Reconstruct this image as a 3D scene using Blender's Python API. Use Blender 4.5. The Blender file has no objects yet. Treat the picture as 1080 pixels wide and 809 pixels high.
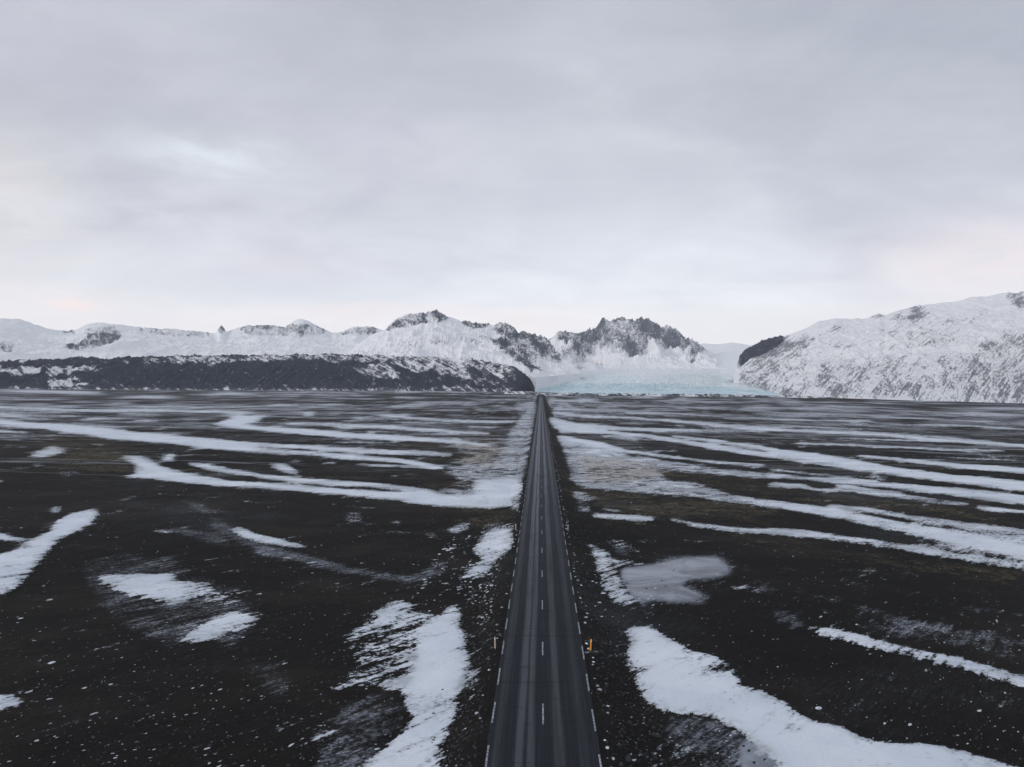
import bpy, math, random
import numpy as np
from mathutils import Matrix, Vector

random.seed(7); RNG = np.random.default_rng(7)
S = bpy.context.scene
COL = S.collection

# ------------------------------------------------------------------ camera
F = 760.0                 # focal length in photo pixels (1080 wide)
PW, PH = 1080.0, 809.0
CAMX, CAMZ = -0.31, 22.0
YAW, PITCH, ROLL = math.radians(2.30), math.radians(0.246), math.radians(0.45)
cam_d = bpy.data.cameras.new('camera'); cam = bpy.data.objects.new('camera', cam_d); COL.objects.link(cam)
R3 = Matrix.Rotation(YAW, 3, 'Z') @ Matrix.Rotation(math.pi/2 + PITCH, 3, 'X') @ Matrix.Rotation(ROLL, 3, 'Z')
cam.matrix_world = Matrix.Translation((CAMX, 0, CAMZ)) @ R3.to_4x4()
cam_d.sensor_width = 36; cam_d.lens = 36*F/PW; cam_d.clip_start = 0.5; cam_d.clip_end = 60000
S.camera = cam
RM = np.array(R3)

def ray(px, py):
    px = np.asarray(px, float); py = np.asarray(py, float)
    c = np.stack([(px-PW/2)/F, -(py-PH/2)/F, -np.ones_like(px*1.0+py*0)], -1)
    return c @ RM.T

def project(X, Y, Z):
    P = np.stack([X-CAMX, Y, Z-CAMZ], -1) @ RM
    w = np.where(P[..., 2] < -1, -P[..., 2], 1.0)
    ok = P[..., 2] < -1
    return np.where(ok, PW/2+F*P[..., 0]/w, -9999), np.where(ok, PH/2-F*P[..., 1]/w, -9999)

# ------------------------------------------------------------------ sky, sun, exposure
SUN_EL, SUN_AZ = math.radians(14), math.radians(-128)      # behind the camera on the left, dimmed by cloud
W = bpy.data.worlds.new('World'); S.world = W; W.use_nodes = True
nt = W.node_tree; nt.nodes.clear()

class NT:
    """tiny helper for writing node trees"""
    def __init__(s, t): s.t = t
    def n(s, typ, **kw):
        nd = s.t.nodes.new(typ)
        for k, v in kw.items(): setattr(nd, k, v)
        return nd
    def put(s, sock, v):
        if isinstance(v, bpy.types.NodeSocket): s.t.links.new(v, sock)
        elif v is not None: sock.default_value = v
    def m(s, op, a, b=None, c=None, clamp=False):
        nd = s.n('ShaderNodeMath', operation=op, use_clamp=clamp)
        for i, v in enumerate((a, b, c)): s.put(nd.inputs[i], v) if v is not None else None
        return nd.outputs[0]
    def vm(s, op, a, b=None):
        nd = s.n('ShaderNodeVectorMath', operation=op)
        s.put(nd.inputs[0], a)
        if b is not None: s.put(nd.inputs[1], b)
        return nd.outputs['Value'] if op in ('DOT_PRODUCT', 'LENGTH') else nd.outputs[0]
    def noise(s, vec, scale, detail=4, rough=0.55, dist=0.0, typ='FBM'):
        nd = s.n('ShaderNodeTexNoise', noise_type=typ)
        s.put(nd.inputs['Vector'], vec); nd.inputs['Scale'].default_value = scale
        nd.inputs['Detail'].default_value = detail; nd.inputs['Roughness'].default_value = rough
        nd.inputs['Distortion'].default_value = dist
        return nd.outputs['Fac']
    def mapping(s, vec, scale=(1, 1, 1), rot=(0, 0, 0), loc=(0, 0, 0)):
        nd = s.n('ShaderNodeMapping'); s.put(nd.inputs['Vector'], vec)
        nd.inputs['Scale'].default_value = scale; nd.inputs['Rotation'].default_value = rot; nd.inputs['Location'].default_value = loc
        return nd.outputs[0]
    def ss(s, v, a, b, lo=0.0, hi=1.0):
        nd = s.n('ShaderNodeMapRange', interpolation_type='SMOOTHSTEP')
        s.put(nd.inputs['Value'], v); s.put(nd.inputs['From Min'], a); s.put(nd.inputs['From Max'], b)
        nd.inputs['To Min'].default_value = lo; nd.inputs['To Max'].default_value = hi
        return nd.outputs[0]
    def mix(s, f, a, b):
        nd = s.n('ShaderNodeMix', data_type='RGBA'); s.put(nd.inputs[0], f)
        s.put(nd.inputs[6], a); s.put(nd.inputs[7], b)
        return nd.outputs[2]
    def sep(s, v):
        nd = s.n('ShaderNodeSeparateXYZ'); s.put(nd.inputs[0], v); return nd.outputs
    def comb(s, x, y, z):
        nd = s.n('ShaderNodeCombineXYZ'); s.put(nd.inputs[0], x); s.put(nd.inputs[1], y); s.put(nd.inputs[2], z); return nd.outputs[0]
    def bump(s, h, strength, dist):
        nd = s.n('ShaderNodeBump'); nd.inputs['Strength'].default_value = strength; nd.inputs['Distance'].default_value = dist
        s.put(nd.inputs['Height'], h); return nd.outputs[0]

def rgb(r, g, b):   # sRGB 0-255 -> linear rgba
    f = lambda v: (v/255/12.92) if v/255 <= 0.04045 else ((v/255+0.055)/1.055)**2.4
    return (f(r), f(g), f(b), 1.0)

w = NT(nt)
tc = w.n('ShaderNodeTexCoord').outputs['Generated']
d = w.sep(tc)
zc = w.m('MAXIMUM', d[2], 0.0)
inv = w.m('DIVIDE', 1.0, w.m('ADD', zc, 0.34))
cp = w.comb(w.m('MULTIPLY', d[0], inv), w.m('MULTIPLY', d[1], inv), 0.0)     # position on the cloud deck
big = w.noise(w.mapping(cp, scale=(0.8, 1.0, 1), loc=(3.1, 1.7, 0)), 1.1, 4, 0.5, 0.25)
med = w.noise(w.mapping(cp, scale=(0.75, 1.25, 1), loc=(7.0, 2.2, 0)), 3.6, 7, 0.55, 0.5)
ramp = w.n('ShaderNodeValToRGB'); w.put(ramp.inputs[0], zc)
cr = ramp.color_ramp; cr.interpolation = 'B_SPLINE'
stops = [(0.0, rgb(247, 244, 247)), (0.06, rgb(238, 238, 243)), (0.13, rgb(222, 226, 234)), (0.24, rgb(212, 215, 225)),
         (0.36, rgb(198, 200, 211)), (0.48, rgb(180, 184, 196)), (0.70, rgb(190, 195, 205)), (1.0, rgb(200, 204, 213))]
cr.elements[0].position = 0.0; cr.elements[0].color = stops[0][1]
cr.elements[1].position = 1.0; cr.elements[1].color = stops[-1][1]
for p, c in stops[1:-1]:
    e = cr.elements.new(p); e.color = c
var = w.m('ADD', w.m('MULTIPLY', w.m('SUBTRACT', big, 0.5), 0.80), w.m('MULTIPLY', w.m('SUBTRACT', med, 0.5), 0.62))
var = w.m('MULTIPLY', var, w.ss(zc, 0.0, 0.22, 0.35, 1.0))
mul = w.m('ADD', 1.0, var)
col = w.vm('MULTIPLY', ramp.outputs[0], w.comb(mul, mul, w.m('ADD', 1.0, w.m('MULTIPLY', var, 0.86))))

def blob(col, px, py, sx, sy, color, amt, nz=0.6):
    """soft brighter or darker place in the cloud deck round the direction of (px, py)"""
    r = ray(px, py); r = r/np.linalg.norm(r)
    up = np.array([0, 0, 1.0]); rt = np.cross(r, up); rt /= np.linalg.norm(rt); up = np.cross(rt, r)
    a = w.m('DIVIDE', w.vm('DOT_PRODUCT', tc, tuple(rt)), sx/F)
    b = w.m('DIVIDE', w.vm('DOT_PRODUCT', tc, tuple(up)), sy/F)
    dd = w.m('ADD', w.m('MULTIPLY', a, a), w.m('MULTIPLY', b, b))
    g = w.m('EXPONENT', w.m('MULTIPLY', dd, -1.0))
    g = w.m('MULTIPLY', g, w.m('GREATER_THAN', w.vm('DOT_PRODUCT', tc, tuple(r)), 0.0))
    nn = w.noise(w.mapping(tc, scale=(9, 9, 26), loc=(px*0.01, 0, 0)), 1.3, 5, 0.6, 0.6)
    k = w.m('MULTIPLY', w.m('MULTIPLY', g, amt), w.m('ADD', 1-nz, w.m('MULTIPLY', w.ss(nn, 0.34, 0.66), nz)), clamp=True)
    return w.mix(k, col, color)
col = blob(col, 1010, 30, 360, 130, rgb(160, 168, 180), 0.6, 0.25)
col = blob(col, 20, 90, 260, 110, rgb(176, 179, 191), 0.5, 0.3)
col = blob(col, 225, 166, 75, 20, rgb(226, 233, 240), 1.0, 0.55)
col = blob(col, 190, 200, 110, 22, rgb(216, 218, 228), 0.6, 0.8)
col = blob(col, 420, 160, 120, 45, rgb(214, 216, 226), 0.55, 0.5)
col = blob(col, 0, 200, 60, 60, rgb(226, 223, 222), 0.7, 0.4)
col = blob(col, 0, 270, 150, 40, rgb(226, 224, 228), 0.6, 0.6)
col = blob(col, 120, 225, 200, 14, rgb(222, 223, 231), 0.6, 0.9)
col = blob(col, 600, 90, 300, 35, rgb(186, 191, 204), 0.5, 0.8)
col = blob(col, 150, 120, 180, 22, rgb(184, 187, 199), 0.5, 0.8)
col = blob(col, 500, 345, 900, 22, rgb(242, 238, 238), 0.55, 0.35)
col = blob(col, 300, 280, 70, 18, rgb(224, 220, 228), 0.6, 0.7)
col = blob(col, 640, 240, 230, 60, rgb(212, 215, 226), 0.5, 0.4)
col = blob(col, 900, 190, 160, 25, rgb(186, 189, 202), 0.45, 0.5)
col = blob(col, 75, 321, 20, 6, rgb(250, 230, 226), 0.8, 0.7)
col = blob(col, 30, 305, 60, 10, rgb(236, 229, 230), 0.7, 0.7)
col = blob(col, 400, 328, 90, 9, rgb(240, 228, 229), 0.75, 0.45)
col = blob(col, 560, 338, 60, 12, rgb(238, 226, 228), 0.7, 0.45)
col = blob(col, 1050, 275, 90, 34, rgb(240, 226, 228), 0.7, 0.5)
col = blob(col, 860, 340, 200, 24, rgb(226, 226, 232), 0.6, 0.3)
col = blob(col, 330, 305, 160, 16, rgb(205, 212, 222), 0.5, 0.5)
sky = w.n('ShaderNodeTexSky', sky_type='NISHITA', sun_disc=False, sun_elevation=SUN_EL, sun_rotation=SUN_AZ)
col10 = w.vm('MULTIPLY', col, w.comb(*[w.ss(zc, 0.02, 0.30, a, 10.35) for a in (11.5, 11.4, 11.4)]))
mixed = w.mix(0.96, sky.outputs[0], col10)                 # the blue sky only seeps through the overcast
bg = w.n('ShaderNodeBackground'); w.put(bg.inputs[0], mixed); bg.inputs[1].default_value = 0.1
nt.links.new(bg.outputs[0], w.n('ShaderNodeOutputWorld').inputs[0])

sd = bpy.data.lights.new('sun', 'SUN'); sd.energy = 1.15; sd.angle = math.radians(14); sd.color = (1.0, 0.90, 0.82)
sun = bpy.data.objects.new('sun', sd); COL.objects.link(sun)
sv = Vector((math.cos(SUN_EL)*math.sin(SUN_AZ), math.cos(SUN_EL)*math.cos(SUN_AZ), math.sin(SUN_EL)))
sun.rotation_euler = sv.to_track_quat('Z', 'Y').to_euler()
S.view_settings.view_transform = 'Standard'; S.view_settings.look = 'None'
S.view_settings.exposure = 0.10; S.view_settings.gamma = 1.0; S.view_settings.use_curve_mapping = False
S.cycles.volume_bounces = 1; S.cycles.max_bounces = 6

# ------------------------------------------------------------------ numpy noise
def _h(ix, iy, seed):
    n = (ix.astype(np.int64)*374761393 + iy.astype(np.int64)*668265263 + seed*1274126177) & 0xffffffff
    n = ((n ^ (n >> 13))*1274126177) & 0xffffffff
    return ((n ^ (n >> 16)) & 0xffff)/65535.0
def vnoise(x, y, seed=0):
    x0 = np.floor(x); y0 = np.floor(y); fx = x-x0; fy = y-y0
    fx = fx*fx*fx*(fx*(fx*6-15)+10); fy = fy*fy*fy*(fy*(fy*6-15)+10)
    a = _h(x0, y0, seed); b = _h(x0+1, y0, seed); c = _h(x0, y0+1, seed); e = _h(x0+1, y0+1, seed)
    return (a+(b-a)*fx)*(1-fy)+(c+(e-c)*fx)*fy
def fbm(x, y, seed=0, oct=5, gain=0.5):
    s = 0; a = 1; t = 0
    for i in range(oct):
        ca, sa = math.cos(i*0.7), math.sin(i*0.7)
        s = s + a*vnoise((x*ca-y*sa)*2**i, (x*sa+y*ca)*2**i, seed+i*17); t += a; a *= gain
    return s/t
def ridged(x, y, seed=0, oct=5, gain=0.55):
    s = 0; a = 1; t = 0
    for i in range(oct):
        n = 1-np.abs(2*vnoise(x*2**i+i*3.3, y*2**i+i*7.7, seed+i*13)-1)
        s = s + a*n*n; t += a; a *= gain
    return s/t

# ------------------------------------------------------------------ painted cover maps (snow, ice, grass), kept in plan
SSC = 2; CX0, CY0, CW, CH = -260, 300, 1600, 620
def canvas(): return np.zeros((CH*SSC, CW*SSC), np.float32)
def poly(cv, pts, v=1.0, T=(1, 0, 0), mode='max'):
    s, ox, oy = T
    P = [((x/s+ox-CX0)*SSC, (y/s+oy-CY0)*SSC) for x, y in pts]
    y0 = max(0, int(min(p[1] for p in P))); y1 = min(cv.shape[0]-1, int(max(p[1] for p in P))+1)
    for yy in range(y0, y1+1):
        yc = yy+0.5; xs = []
        for (ax, ay), (bx, by) in zip(P, P[1:]+P[:1]):
            if (ay <= yc) != (by <= yc): xs.append(ax+(yc-ay)*(bx-ax)/(by-ay))
        xs.sort()
        for a, b in zip(xs[::2], xs[1::2]):
            a = max(0, int(a+0.5)); b = min(cv.shape[1], int(b+0.5))
            if b > a: cv[yy, a:b] = np.maximum(cv[yy, a:b], v) if mode == 'max' else v
def stroke(cv, pts, v=1.0, T=(1, 0, 0), ext=True):
    """near-horizontal band: points (x, y, thickness)"""
    s, ox, oy = T
    P = np.array([(x/s+ox, y/s+oy, t/s) for x, y, t in pts], float)
    if ext and P[0, 0] < 3: P = np.vstack([[CX0, P[0, 1]-(P[0, 0]-CX0)*(P[1, 1]-P[0, 1])/(P[1, 0]-P[0, 0]), P[0, 2]], P])
    if ext and P[-1, 0] > 1077: P = np.vstack([P, [CX0+CW, P[-1, 1]+(CX0+CW-P[-1, 0])*(P[-1, 1]-P[-2, 1])/(P[-1, 0]-P[-2, 0]), P[-1, 2]]])
    Q = [(x, y-t/2) for x, y, t in P]+[(x, y+t/2) for x, y, t in P[::-1]]
    poly(cv, Q, v)
def blur(cv, sx, sy):
    def g(s):
        r = max(1, int(3*s)); k = np.exp(-0.5*(np.arange(-r, r+1)/s)**2); return (k/k.sum()).astype(np.float32)
    kx, ky = g(sx*SSC), g(sy*SSC)
    o = np.zeros_like(cv); r = len(kx)//2
    for i, k in enumerate(kx): o += k*np.roll(cv, i-r, 1)
    p = np.zeros_like(cv); r = len(ky)//2
    for i, k in enumerate(ky): p += k*np.roll(o, i-r, 0)
    return p
def sample(cv, px, py):
    x = np.clip((px-CX0)*SSC-0.5, 0, cv.shape[1]-1.001); y = np.clip((py-CY0)*SSC-0.5, 0, cv.shape[0]-1.001)
    x0 = x.astype(int); y0 = y.astype(int); fx = x-x0; fy = y-y0
    r = (cv[y0, x0]*(1-fx)+cv[y0, x0+1]*fx)*(1-fy)+(cv[y0+1, x0]*(1-fx)+cv[y0+1, x0+1]*fx)*fy
    return np.where((px > CX0+2) & (px < CX0+CW-2) & (py > CY0) & (py < CY0+CH-2), r, 0)

A = (4, 0, 410); B = (4, 270, 410); C_ = (4.046, 560, 410); D_ = (4, 810, 410)
E_ = (3.857, 0, 600); F_ = (3.87, 270, 600); G_ = (3.125, 600, 550); H_ = (3.69, 820, 590); RR = (5.393, 500, 410)
snow = canvas(); ice = canvas(); grass = canvas()
# -- left half, upper
stroke(snow, [(0,140,25),(150,155,25),(300,170,35),(420,185,45),(560,200,40),(700,212,40),(850,228,45),(960,240,45),(1080,250,40)], 1, A)
stroke(snow, [(0,238,18),(200,246,18),(400,262,22),(700,272,20),(830,280,14)], .9, B)
stroke(snow, [(0,260,16),(200,272,18),(400,287,20),(600,303,20),(790,334,22)], .95, B)
stroke(snow, [(430,320,10),(600,328,10),(780,340,12)], .8, B)
stroke(snow, [(0,178,10),(130,190,9)], .9, A)
stroke(snow, [(0,76,10),(300,90,9),(480,92,11),(700,92,11),(800,95,13),(1080,100,10)], .85, A)
stroke(snow, [(80,62,8),(200,72,8),(350,78,6)], .8, A)
stroke(snow, [(0,114,12),(170,128,10),(250,130,6)], .85, A)
poly(snow, [(110,292),(160,262),(215,238),(275,250),(280,272),(200,290)], .9, A)
stroke(snow, [(100,265,6),(170,272,10)], .7, A)
stroke(snow, [(212,98,9),(285,102,9)], .9, A); stroke(snow, [(248,115,8),(315,117,8)], .8, A)
stroke(snow, [(345,134,14),(430,120,14)], .75, A); stroke(snow, [(570,130,8),(655,138,12)], .9, A)
stroke(snow, [(510,105,6),(610,110,6)], .7, A); stroke(snow, [(450,60,10),(560,62,10)], .6, A)
poly(snow, [(895,148),(960,130),(985,95),(1030,110),(1100,118),(1100,135),(1040,150),(1090,158),(1090,178),(980,165)], 1, A)
stroke(snow, [(0,120,18),(60,112,6)], .8, B)
stroke(snow, [(0,168,18),(60,172,24),(250,185,27),(450,202,22),(700,215,20),(880,228,16),(985,243,16)], 1, B)
poly(snow, [(460,196),(480,176),(505,180),(490,200)], .9, B)
stroke(snow, [(140,146,8),(350,155,9),(600,168,10),(850,184,12),(985,190,12)], .95, B)
stroke(snow, [(370,150,8),(600,160,8),(820,172,7)], .7, B)
stroke(snow, [(520,112,9),(700,127,10),(960,140,12),(1080,142,10)], .9, B)
poly(snow, [(180,100),(250,98),(240,118),(210,122)], .9, B); poly(snow, [(370,110),(440,118),(480,124),(420,126)], .9, B)
stroke(snow, [(520,108,6),(640,115,5)], .8, B); stroke(snow, [(0,108,12),(70,114,8)], .8, B)
stroke(snow, [(290,238,6),(400,225,6)], .6, B)
stroke(snow, [(900,158,8),(1020,165,8)], .8, B)
poly(snow, [(510,282),(600,285),(680,325),(760,350),(900,375),(1000,390),(1090,393),(1090,413),(900,408),(750,392),(620,378),(500,370),(560,360),(585,345),(570,320)], 1, A)
stroke(snow, [(0,403,24),(200,420,26),(400,438,28),(600,452,35),(700,462,55),(800,474,55),(1000,480,60),(1080,470,50)], 1, B)
poly(snow, [(670,310),(700,280),(735,260),(725,290),(755,303),(690,310)], .95, A)
stroke(snow, [(785,310,14),(850,325,22),(950,345,22),(1085,363,18)], 1, A)
stroke(snow, [(0,367,18),(200,385,20),(330,397,22),(500,405,18),(650,420,16),(760,440,20)], 1, B)
stroke(snow, [(865,312,8),(940,312,8)], .8, A)
poly(snow, [(50,312),(120,315),(165,340),(190,370),(110,350)], 1, B); stroke(snow, [(280,312,10),(335,314,10)], .9, B)
stroke(snow, [(430,350,6),(400,340,3)][::-1], .6, B)
stroke(snow, [(240,358,7),(300,362,8)], .7, A); stroke(snow, [(295,352,7),(345,354,8)], .8, A); stroke(snow, [(50,332,10),(90,332,10)], .7, A)
stroke(snow, [(380,230,20),(440,245,20)], .55, A); stroke(snow, [(0,390,14),(14,390,10)], .9, A)
# -- left half, lower
poly(snow, [(-1000,860),(0,700),(60,680),(130,640),(210,610),(240,560),(300,530),(400,503),(420,520),(390,560),(330,600),(250,640),(200,690),(150,750),(110,800),(60,860),(0,880),(-1000,1100)], 1, A)
poly(snow, [(205,515),(220,495),(280,498),(262,515),(235,528)], .85, A)
stroke(snow, [(0,628,28),(60,640,22),(110,640,8)], .9, A); stroke(ice, [(150,612,16),(240,560,30),(300,540,20)], .6, A)
stroke(snow, [(455,488,6),(530,466,10),(580,448,4)], .52, A)
stroke(ice, [(440,492,10),(530,465,20),(590,445,10)], .8, A)
stroke(ice, [(760,470,16),(850,500,40),(900,560,60),(1000,610,60),(1085,650,60)], .75, A)
stroke(ice, [(0,672,60),(150,700,40),(300,745,36),(430,775,30),(560,795,24)], .9, B)
stroke(snow, [(0,690,16),(150,715,12),(300,755,12)], .5, B)
stroke(snow, [(790,476,8),(870,505,14)], .5, A)
stroke(ice, [(690,590,20),(850,620,50),(960,640,60)], .7, A); stroke(snow, [(640,598,12),(720,606,24)], .72, A)
poly(snow, [(970,600),(1000,575),(1085,608),(1085,650)], 1, A)
stroke(snow, [(0,625,34),(100,648,34),(220,665,8)], 1, B)
WL = (1.978, 0, 400)
poly(ice, [(800,408),(860,412),(895,395),(903,378),(935,378),(925,405),(880,425),(830,424)], 1, WL)
stroke(ice, [(650,385,14),(750,405,16),(830,416,12)], .8, WL)
poly(snow, [(360,555),(400,520),(455,515),(450,545),(460,562),(400,568)], .55, B)
stroke(snow, [(360,488,5),(430,497,8),(520,500,6)], .8, B); stroke(snow, [(600,600,8),(665,604,8)], .8, B)
poly(ice, [(360,555),(380,520),(455,515),(460,562)], .55, B)
poly(snow, [(390,30),(520,26),(700,25),(740,55),(860,60),(862,90),(800,120),(700,150),(610,130),(480,95),(420,60)], .92, E_)
poly(snow, [(860,95),(1000,92),(1040,120),(960,150),(880,150),(820,130)], .58, E_)
poly(snow, [(740,300),(760,270),(850,215),(960,180),(1010,195),(1060,215),(1010,240),(940,265),(830,310)], .88, E_)
poly(ice, [(340,-40),(700,-50),(760,0),(900,60),(1050,110),(1060,220),(960,300),(760,310),(620,290),(480,230),(400,160),(340,40)], .50, E_)
poly(ice, [(880,280),(1060,330),(1190,440),(1200,560),(1110,540),(960,400)], .5, E_)
stroke(ice, [(380,440,20),(500,500,40),(640,560,30)], .4, E_)
poly(snow, [(-700,500),(0,512),(60,518),(110,530),(60,558),(0,578),(-700,700)], .85, E_)
poly(snow, [(800,140),(838,165),(832,250),(860,330),(852,430),(832,520),(805,620),(780,700),(762,809),(740,1100),(60,1100),(455,809),(560,700),(640,610),(600,570),(610,530),(590,500),(640,440),(650,380),(660,320),(650,250),(750,190)], 1, F_)
poly(snow, [(400,240),(480,180),(600,160),(660,170),(740,190),(650,240),(665,330),(650,450),(600,505),(500,490),(400,480),(300,505),(350,440),(430,400),(380,330)], .53, F_)
poly(snow, [(480,180),(560,132),(650,150),(600,185),(540,225),(490,225)], .9, F_)
poly(ice, [(380,520),(540,490),(640,590),(560,700),(450,809),(260,900),(240,760),(300,620),(350,560)], .62, F_)
poly(snow, [(110,745),(190,708),(260,640),(330,640),(335,665),(290,710),(190,738)], .68, F_)
poly(snow, [(858,330),(890,400),(930,430),(900,480),(880,540),(880,630),(865,700),(860,640),(872,540),(855,440)], .56, F_)
poly(snow, [(830,40),(850,0),(930,-10),(935,10),(890,35)], .85, F_)
poly(snow, [(1085,595),(1000,590),(960,620),(930,650),(912,690),(950,720),(900,760),(850,800),(960,800),(1000,745),(1070,690),(1085,650)], .85, B)
poly(snow, [(800,600),(860,560),(920,540),(900,580),(850,610)], .5, B); poly(snow, [(800,690),(840,655),(850,665),(830,695)], .8, B)
# -- beside the road, left
poly(snow, [(340,60),(345,130),(332,250),(300,420),(280,500),(200,520),(0,500),(0,430),(100,420),(170,330),(200,250),(250,180),(310,110)], .66, RR)
poly(snow, [(-120,330),(-40,290),(160,290),(200,250),(100,430),(0,450),(-160,480),(-60,400)], .46, RR)
poly(snow, [(780,310),(1000,285),(980,420),(880,450),(760,430),(880,380)], .47, B)
poly(snow, [(-200,470),(-20,425),(20,500),(-60,530)], .7, RR)
poly(snow, [(0,520),(280,510),(268,570),(200,640),(100,650),(0,670)], .95, RR)
stroke(snow, [(232,600,130),(262,600,180),(274,540,60)], .9, RR, False)
poly(snow, [(355,50),(345,50),(345,300),(320,400),(296,480),(312,420),(338,300),(350,150)], 1, RR)
poly(snow, [(-400,560),(150,650),(230,700),(225,760),(100,760),(60,790),(180,809),(220,809),(235,740),(250,640),(0,660)], .45, RR)
poly(snow, [(215,90),(340,70),(335,110),(250,130)], .55, RR)
# -- right half, upper
poly(snow, [(420,165),(520,188),(600,205),(755,218),(755,240),(560,238),(460,232),(430,195)], .85, RR)
stroke(snow, [(78,128,22),(110,145,40),(200,158,22),(400,170,14),(600,176,14),(720,178,8)], .9, C_)
stroke(snow, [(120,176,22),(330,186,14),(500,202,16),(650,226,18),(800,250,24),(950,275,24),(1055,290,22)], .95, C_)
stroke(snow, [(600,200,8),(800,225,14),(1055,262,16)], .95, C_)
stroke(snow, [(90,100,18),(200,116,12),(420,122,8),(700,147,12),(1055,178,12)], .85, C_)
stroke(snow, [(100,85,10),(300,93,6),(500,100,8),(1000,130,6)], .7, C_)
stroke(snow, [(300,200,6),(450,210,8)], .8, C_)
stroke(snow, [(200,60,6),(600,75,7),(1055,100,6)], .6, C_)
stroke(snow, [(110,205,14),(240,228,20),(300,240,24),(420,268,14),(600,292,12),(800,315,12),(1000,330,10)], 1, C_)
poly(snow, [(110,200),(300,238),(420,285),(600,310),(800,335),(960,355),(1058,367),(1058,386),(900,375),(760,362),(540,348),(580,385),(700,400),(820,440),(960,470),(1058,492),(1058,516),(900,492),(700,467),(600,462),(400,440),(250,425),(190,412),(165,385),(150,300)], .70, C_)
poly(grass, [(180,280),(420,310),(600,345),(560,380),(400,415),(230,400)], .95, C_)
stroke(snow, [(260,540,14),(400,548,25),(525,552,20)], .82, C_)
stroke(snow, [(590,556,12),(700,580,22),(850,602,24),(1055,612,24)], .88, C_)
poly(snow, [(180,430),(240,440),(260,530),(190,520)], .5, C_)
stroke(snow, [(630,646,12),(700,652,10),(795,655,14)], .68, C_); stroke(snow, [(880,660,12),(960,668,10)], .6, C_); stroke(snow, [(1000,685,6),(1060,695,8)], .6, C_)
stroke(snow, [(440,612,12),(480,618,10)], .6, C_); stroke(snow, [(440,640,4),(560,660,8)], .5, C_)
stroke(snow, [(0,262,22),(200,290,34),(400,325,34),(600,360,34),(800,385,36),(1080,412,42)], 1, D_)
stroke(snow, [(0,285,12),(200,315,12),(420,350,12)], .9, D_)
stroke(snow, [(380,283,10),(600,305,16),(800,325,22),(1080,347,26)], 1, D_)
stroke(snow, [(560,280,5),(800,292,6),(1080,305,6)], .6, D_)
stroke(snow, [(0,172,13),(200,182,11),(500,197,11),(800,222,14),(1080,242,14)], .95, D_)
stroke(snow, [(260,178,6),(700,200,10),(1000,230,12)], .7, D_)
stroke(snow, [(120,230,9),(400,240,10),(700,254,9),(1000,262,8)], .92, D_)
stroke(snow, [(290,210,7),(600,218,8),(750,226,6)], .8, D_)
stroke(snow, [(0,131,7),(450,135,8)], .9, D_); stroke(snow, [(450,122,5),(700,130,7),(1080,138,6)], .6, D_); stroke(snow, [(0,100,5),(300,108,6)], .6, D_)
stroke(snow, [(500,150,5),(860,158,7),(1080,172,7)], .8, D_); stroke(snow, [(0,150,5),(240,165,6),(500,172,5)], .6, D_)
stroke(snow, [(700,103,5),(1000,108,6)], .7, D_)
stroke(snow, [(0,362,16),(150,377,14),(300,388,20),(500,405,24),(700,428,32),(900,448,40),(1080,470,44)], .92, D_)
stroke(snow, [(0,340,7),(300,370,8),(530,403,8)], .9, D_)
stroke(snow, [(0,402,22),(150,410,20),(180,415,10)], .95, D_); stroke(snow, [(165,424,12),(300,430,16)], .95, D_)
stroke(snow, [(280,415,30),(500,445,34),(650,466,22),(850,492,12)], .8, D_)
stroke(snow, [(880,500,22),(1000,512,22),(1080,522,20)], .85, D_)
stroke(snow, [(0,480,24),(150,505,36),(300,530,42),(500,572,46),(700,612,56),(900,650,56),(1080,684,66)], .95, D_)
stroke(snow, [(250,495,16),(450,515,20),(600,545,26),(900,580,22),(1080,602,24)], .82, D_)
stroke(snow, [(600,570,30),(850,600,40),(1080,635,50)], .62, D_)
stroke(snow, [(0,600,30),(150,610,30),(300,632,30),(500,657,34),(650,680,32),(800,706,28),(1000,738,30),(1080,750,24)], .93, D_)
stroke(snow, [(600,645,20),(800,670,30),(1080,720,50)], .6, D_)
stroke(snow, [(380,678,8),(480,688,8)], .8, D_)
# -- right half, lower
poly(ice, [(165,150),(280,140),(380,115),(490,112),(530,148),(538,182),(480,190),(400,195),(370,215),(460,250),(452,275),(350,272),(280,262),(240,280),(200,250),(170,190)], 1.35, G_)
poly(ice, [(150,75),(185,75),(205,110),(160,112)], 1, G_)
poly(ice, [(215,290),(250,290),(305,318),(270,318)], .8, G_)
poly(snow, [(62,70),(110,90),(160,128),(270,140),(200,150),(158,150),(165,180),(190,220),(228,282),(150,270),(110,220),(88,150)], .82, G_)
poly(snow, [(110,60),(180,60),(260,110),(240,115),(150,75)], .45, G_)
poly(snow, [(190,350),(240,345),(300,365),(330,385),(380,420),(450,435),(500,450),(550,490),(560,540),(620,552),(690,590),(750,630),(760,650),(760,900),(720,820),(640,760),(560,690),(500,655),(430,640),(350,635),(280,615),(250,590),(215,520),(200,450),(200,390)], 1, G_)
poly(snow, [(0,550),(60,590),(130,635),(240,658),(340,698),(420,723),(560,723),(700,750),(850,790),(1100,860),(1500,1200),(0,1200)], 1, H_)
poly(snow, [(480,480),(540,480),(545,500),(500,505)], .3, G_, 'set')
poly(ice, [(330,640),(480,650),(540,690),(620,700),(700,760),(740,900),(380,900),(330,720)], .55, G_)
poly(ice, [(600,700),(680,740),(720,820),(600,900),(560,800),(560,730)], 1.1, G_)
poly(snow, [(330,730),(400,740),(390,790),(340,780)], .5, G_)
stroke(snow, [(535,222,12),(580,220,12),(605,214,5)], .95, G_)
poly(ice, [(660,302),(720,296),(752,322),(742,348),(700,330)], 1.1, G_); stroke(ice, [(620,200,8),(700,200,12)], .7, G_); stroke(ice, [(620,225,20),(680,225,16)], .7, G_)
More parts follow.
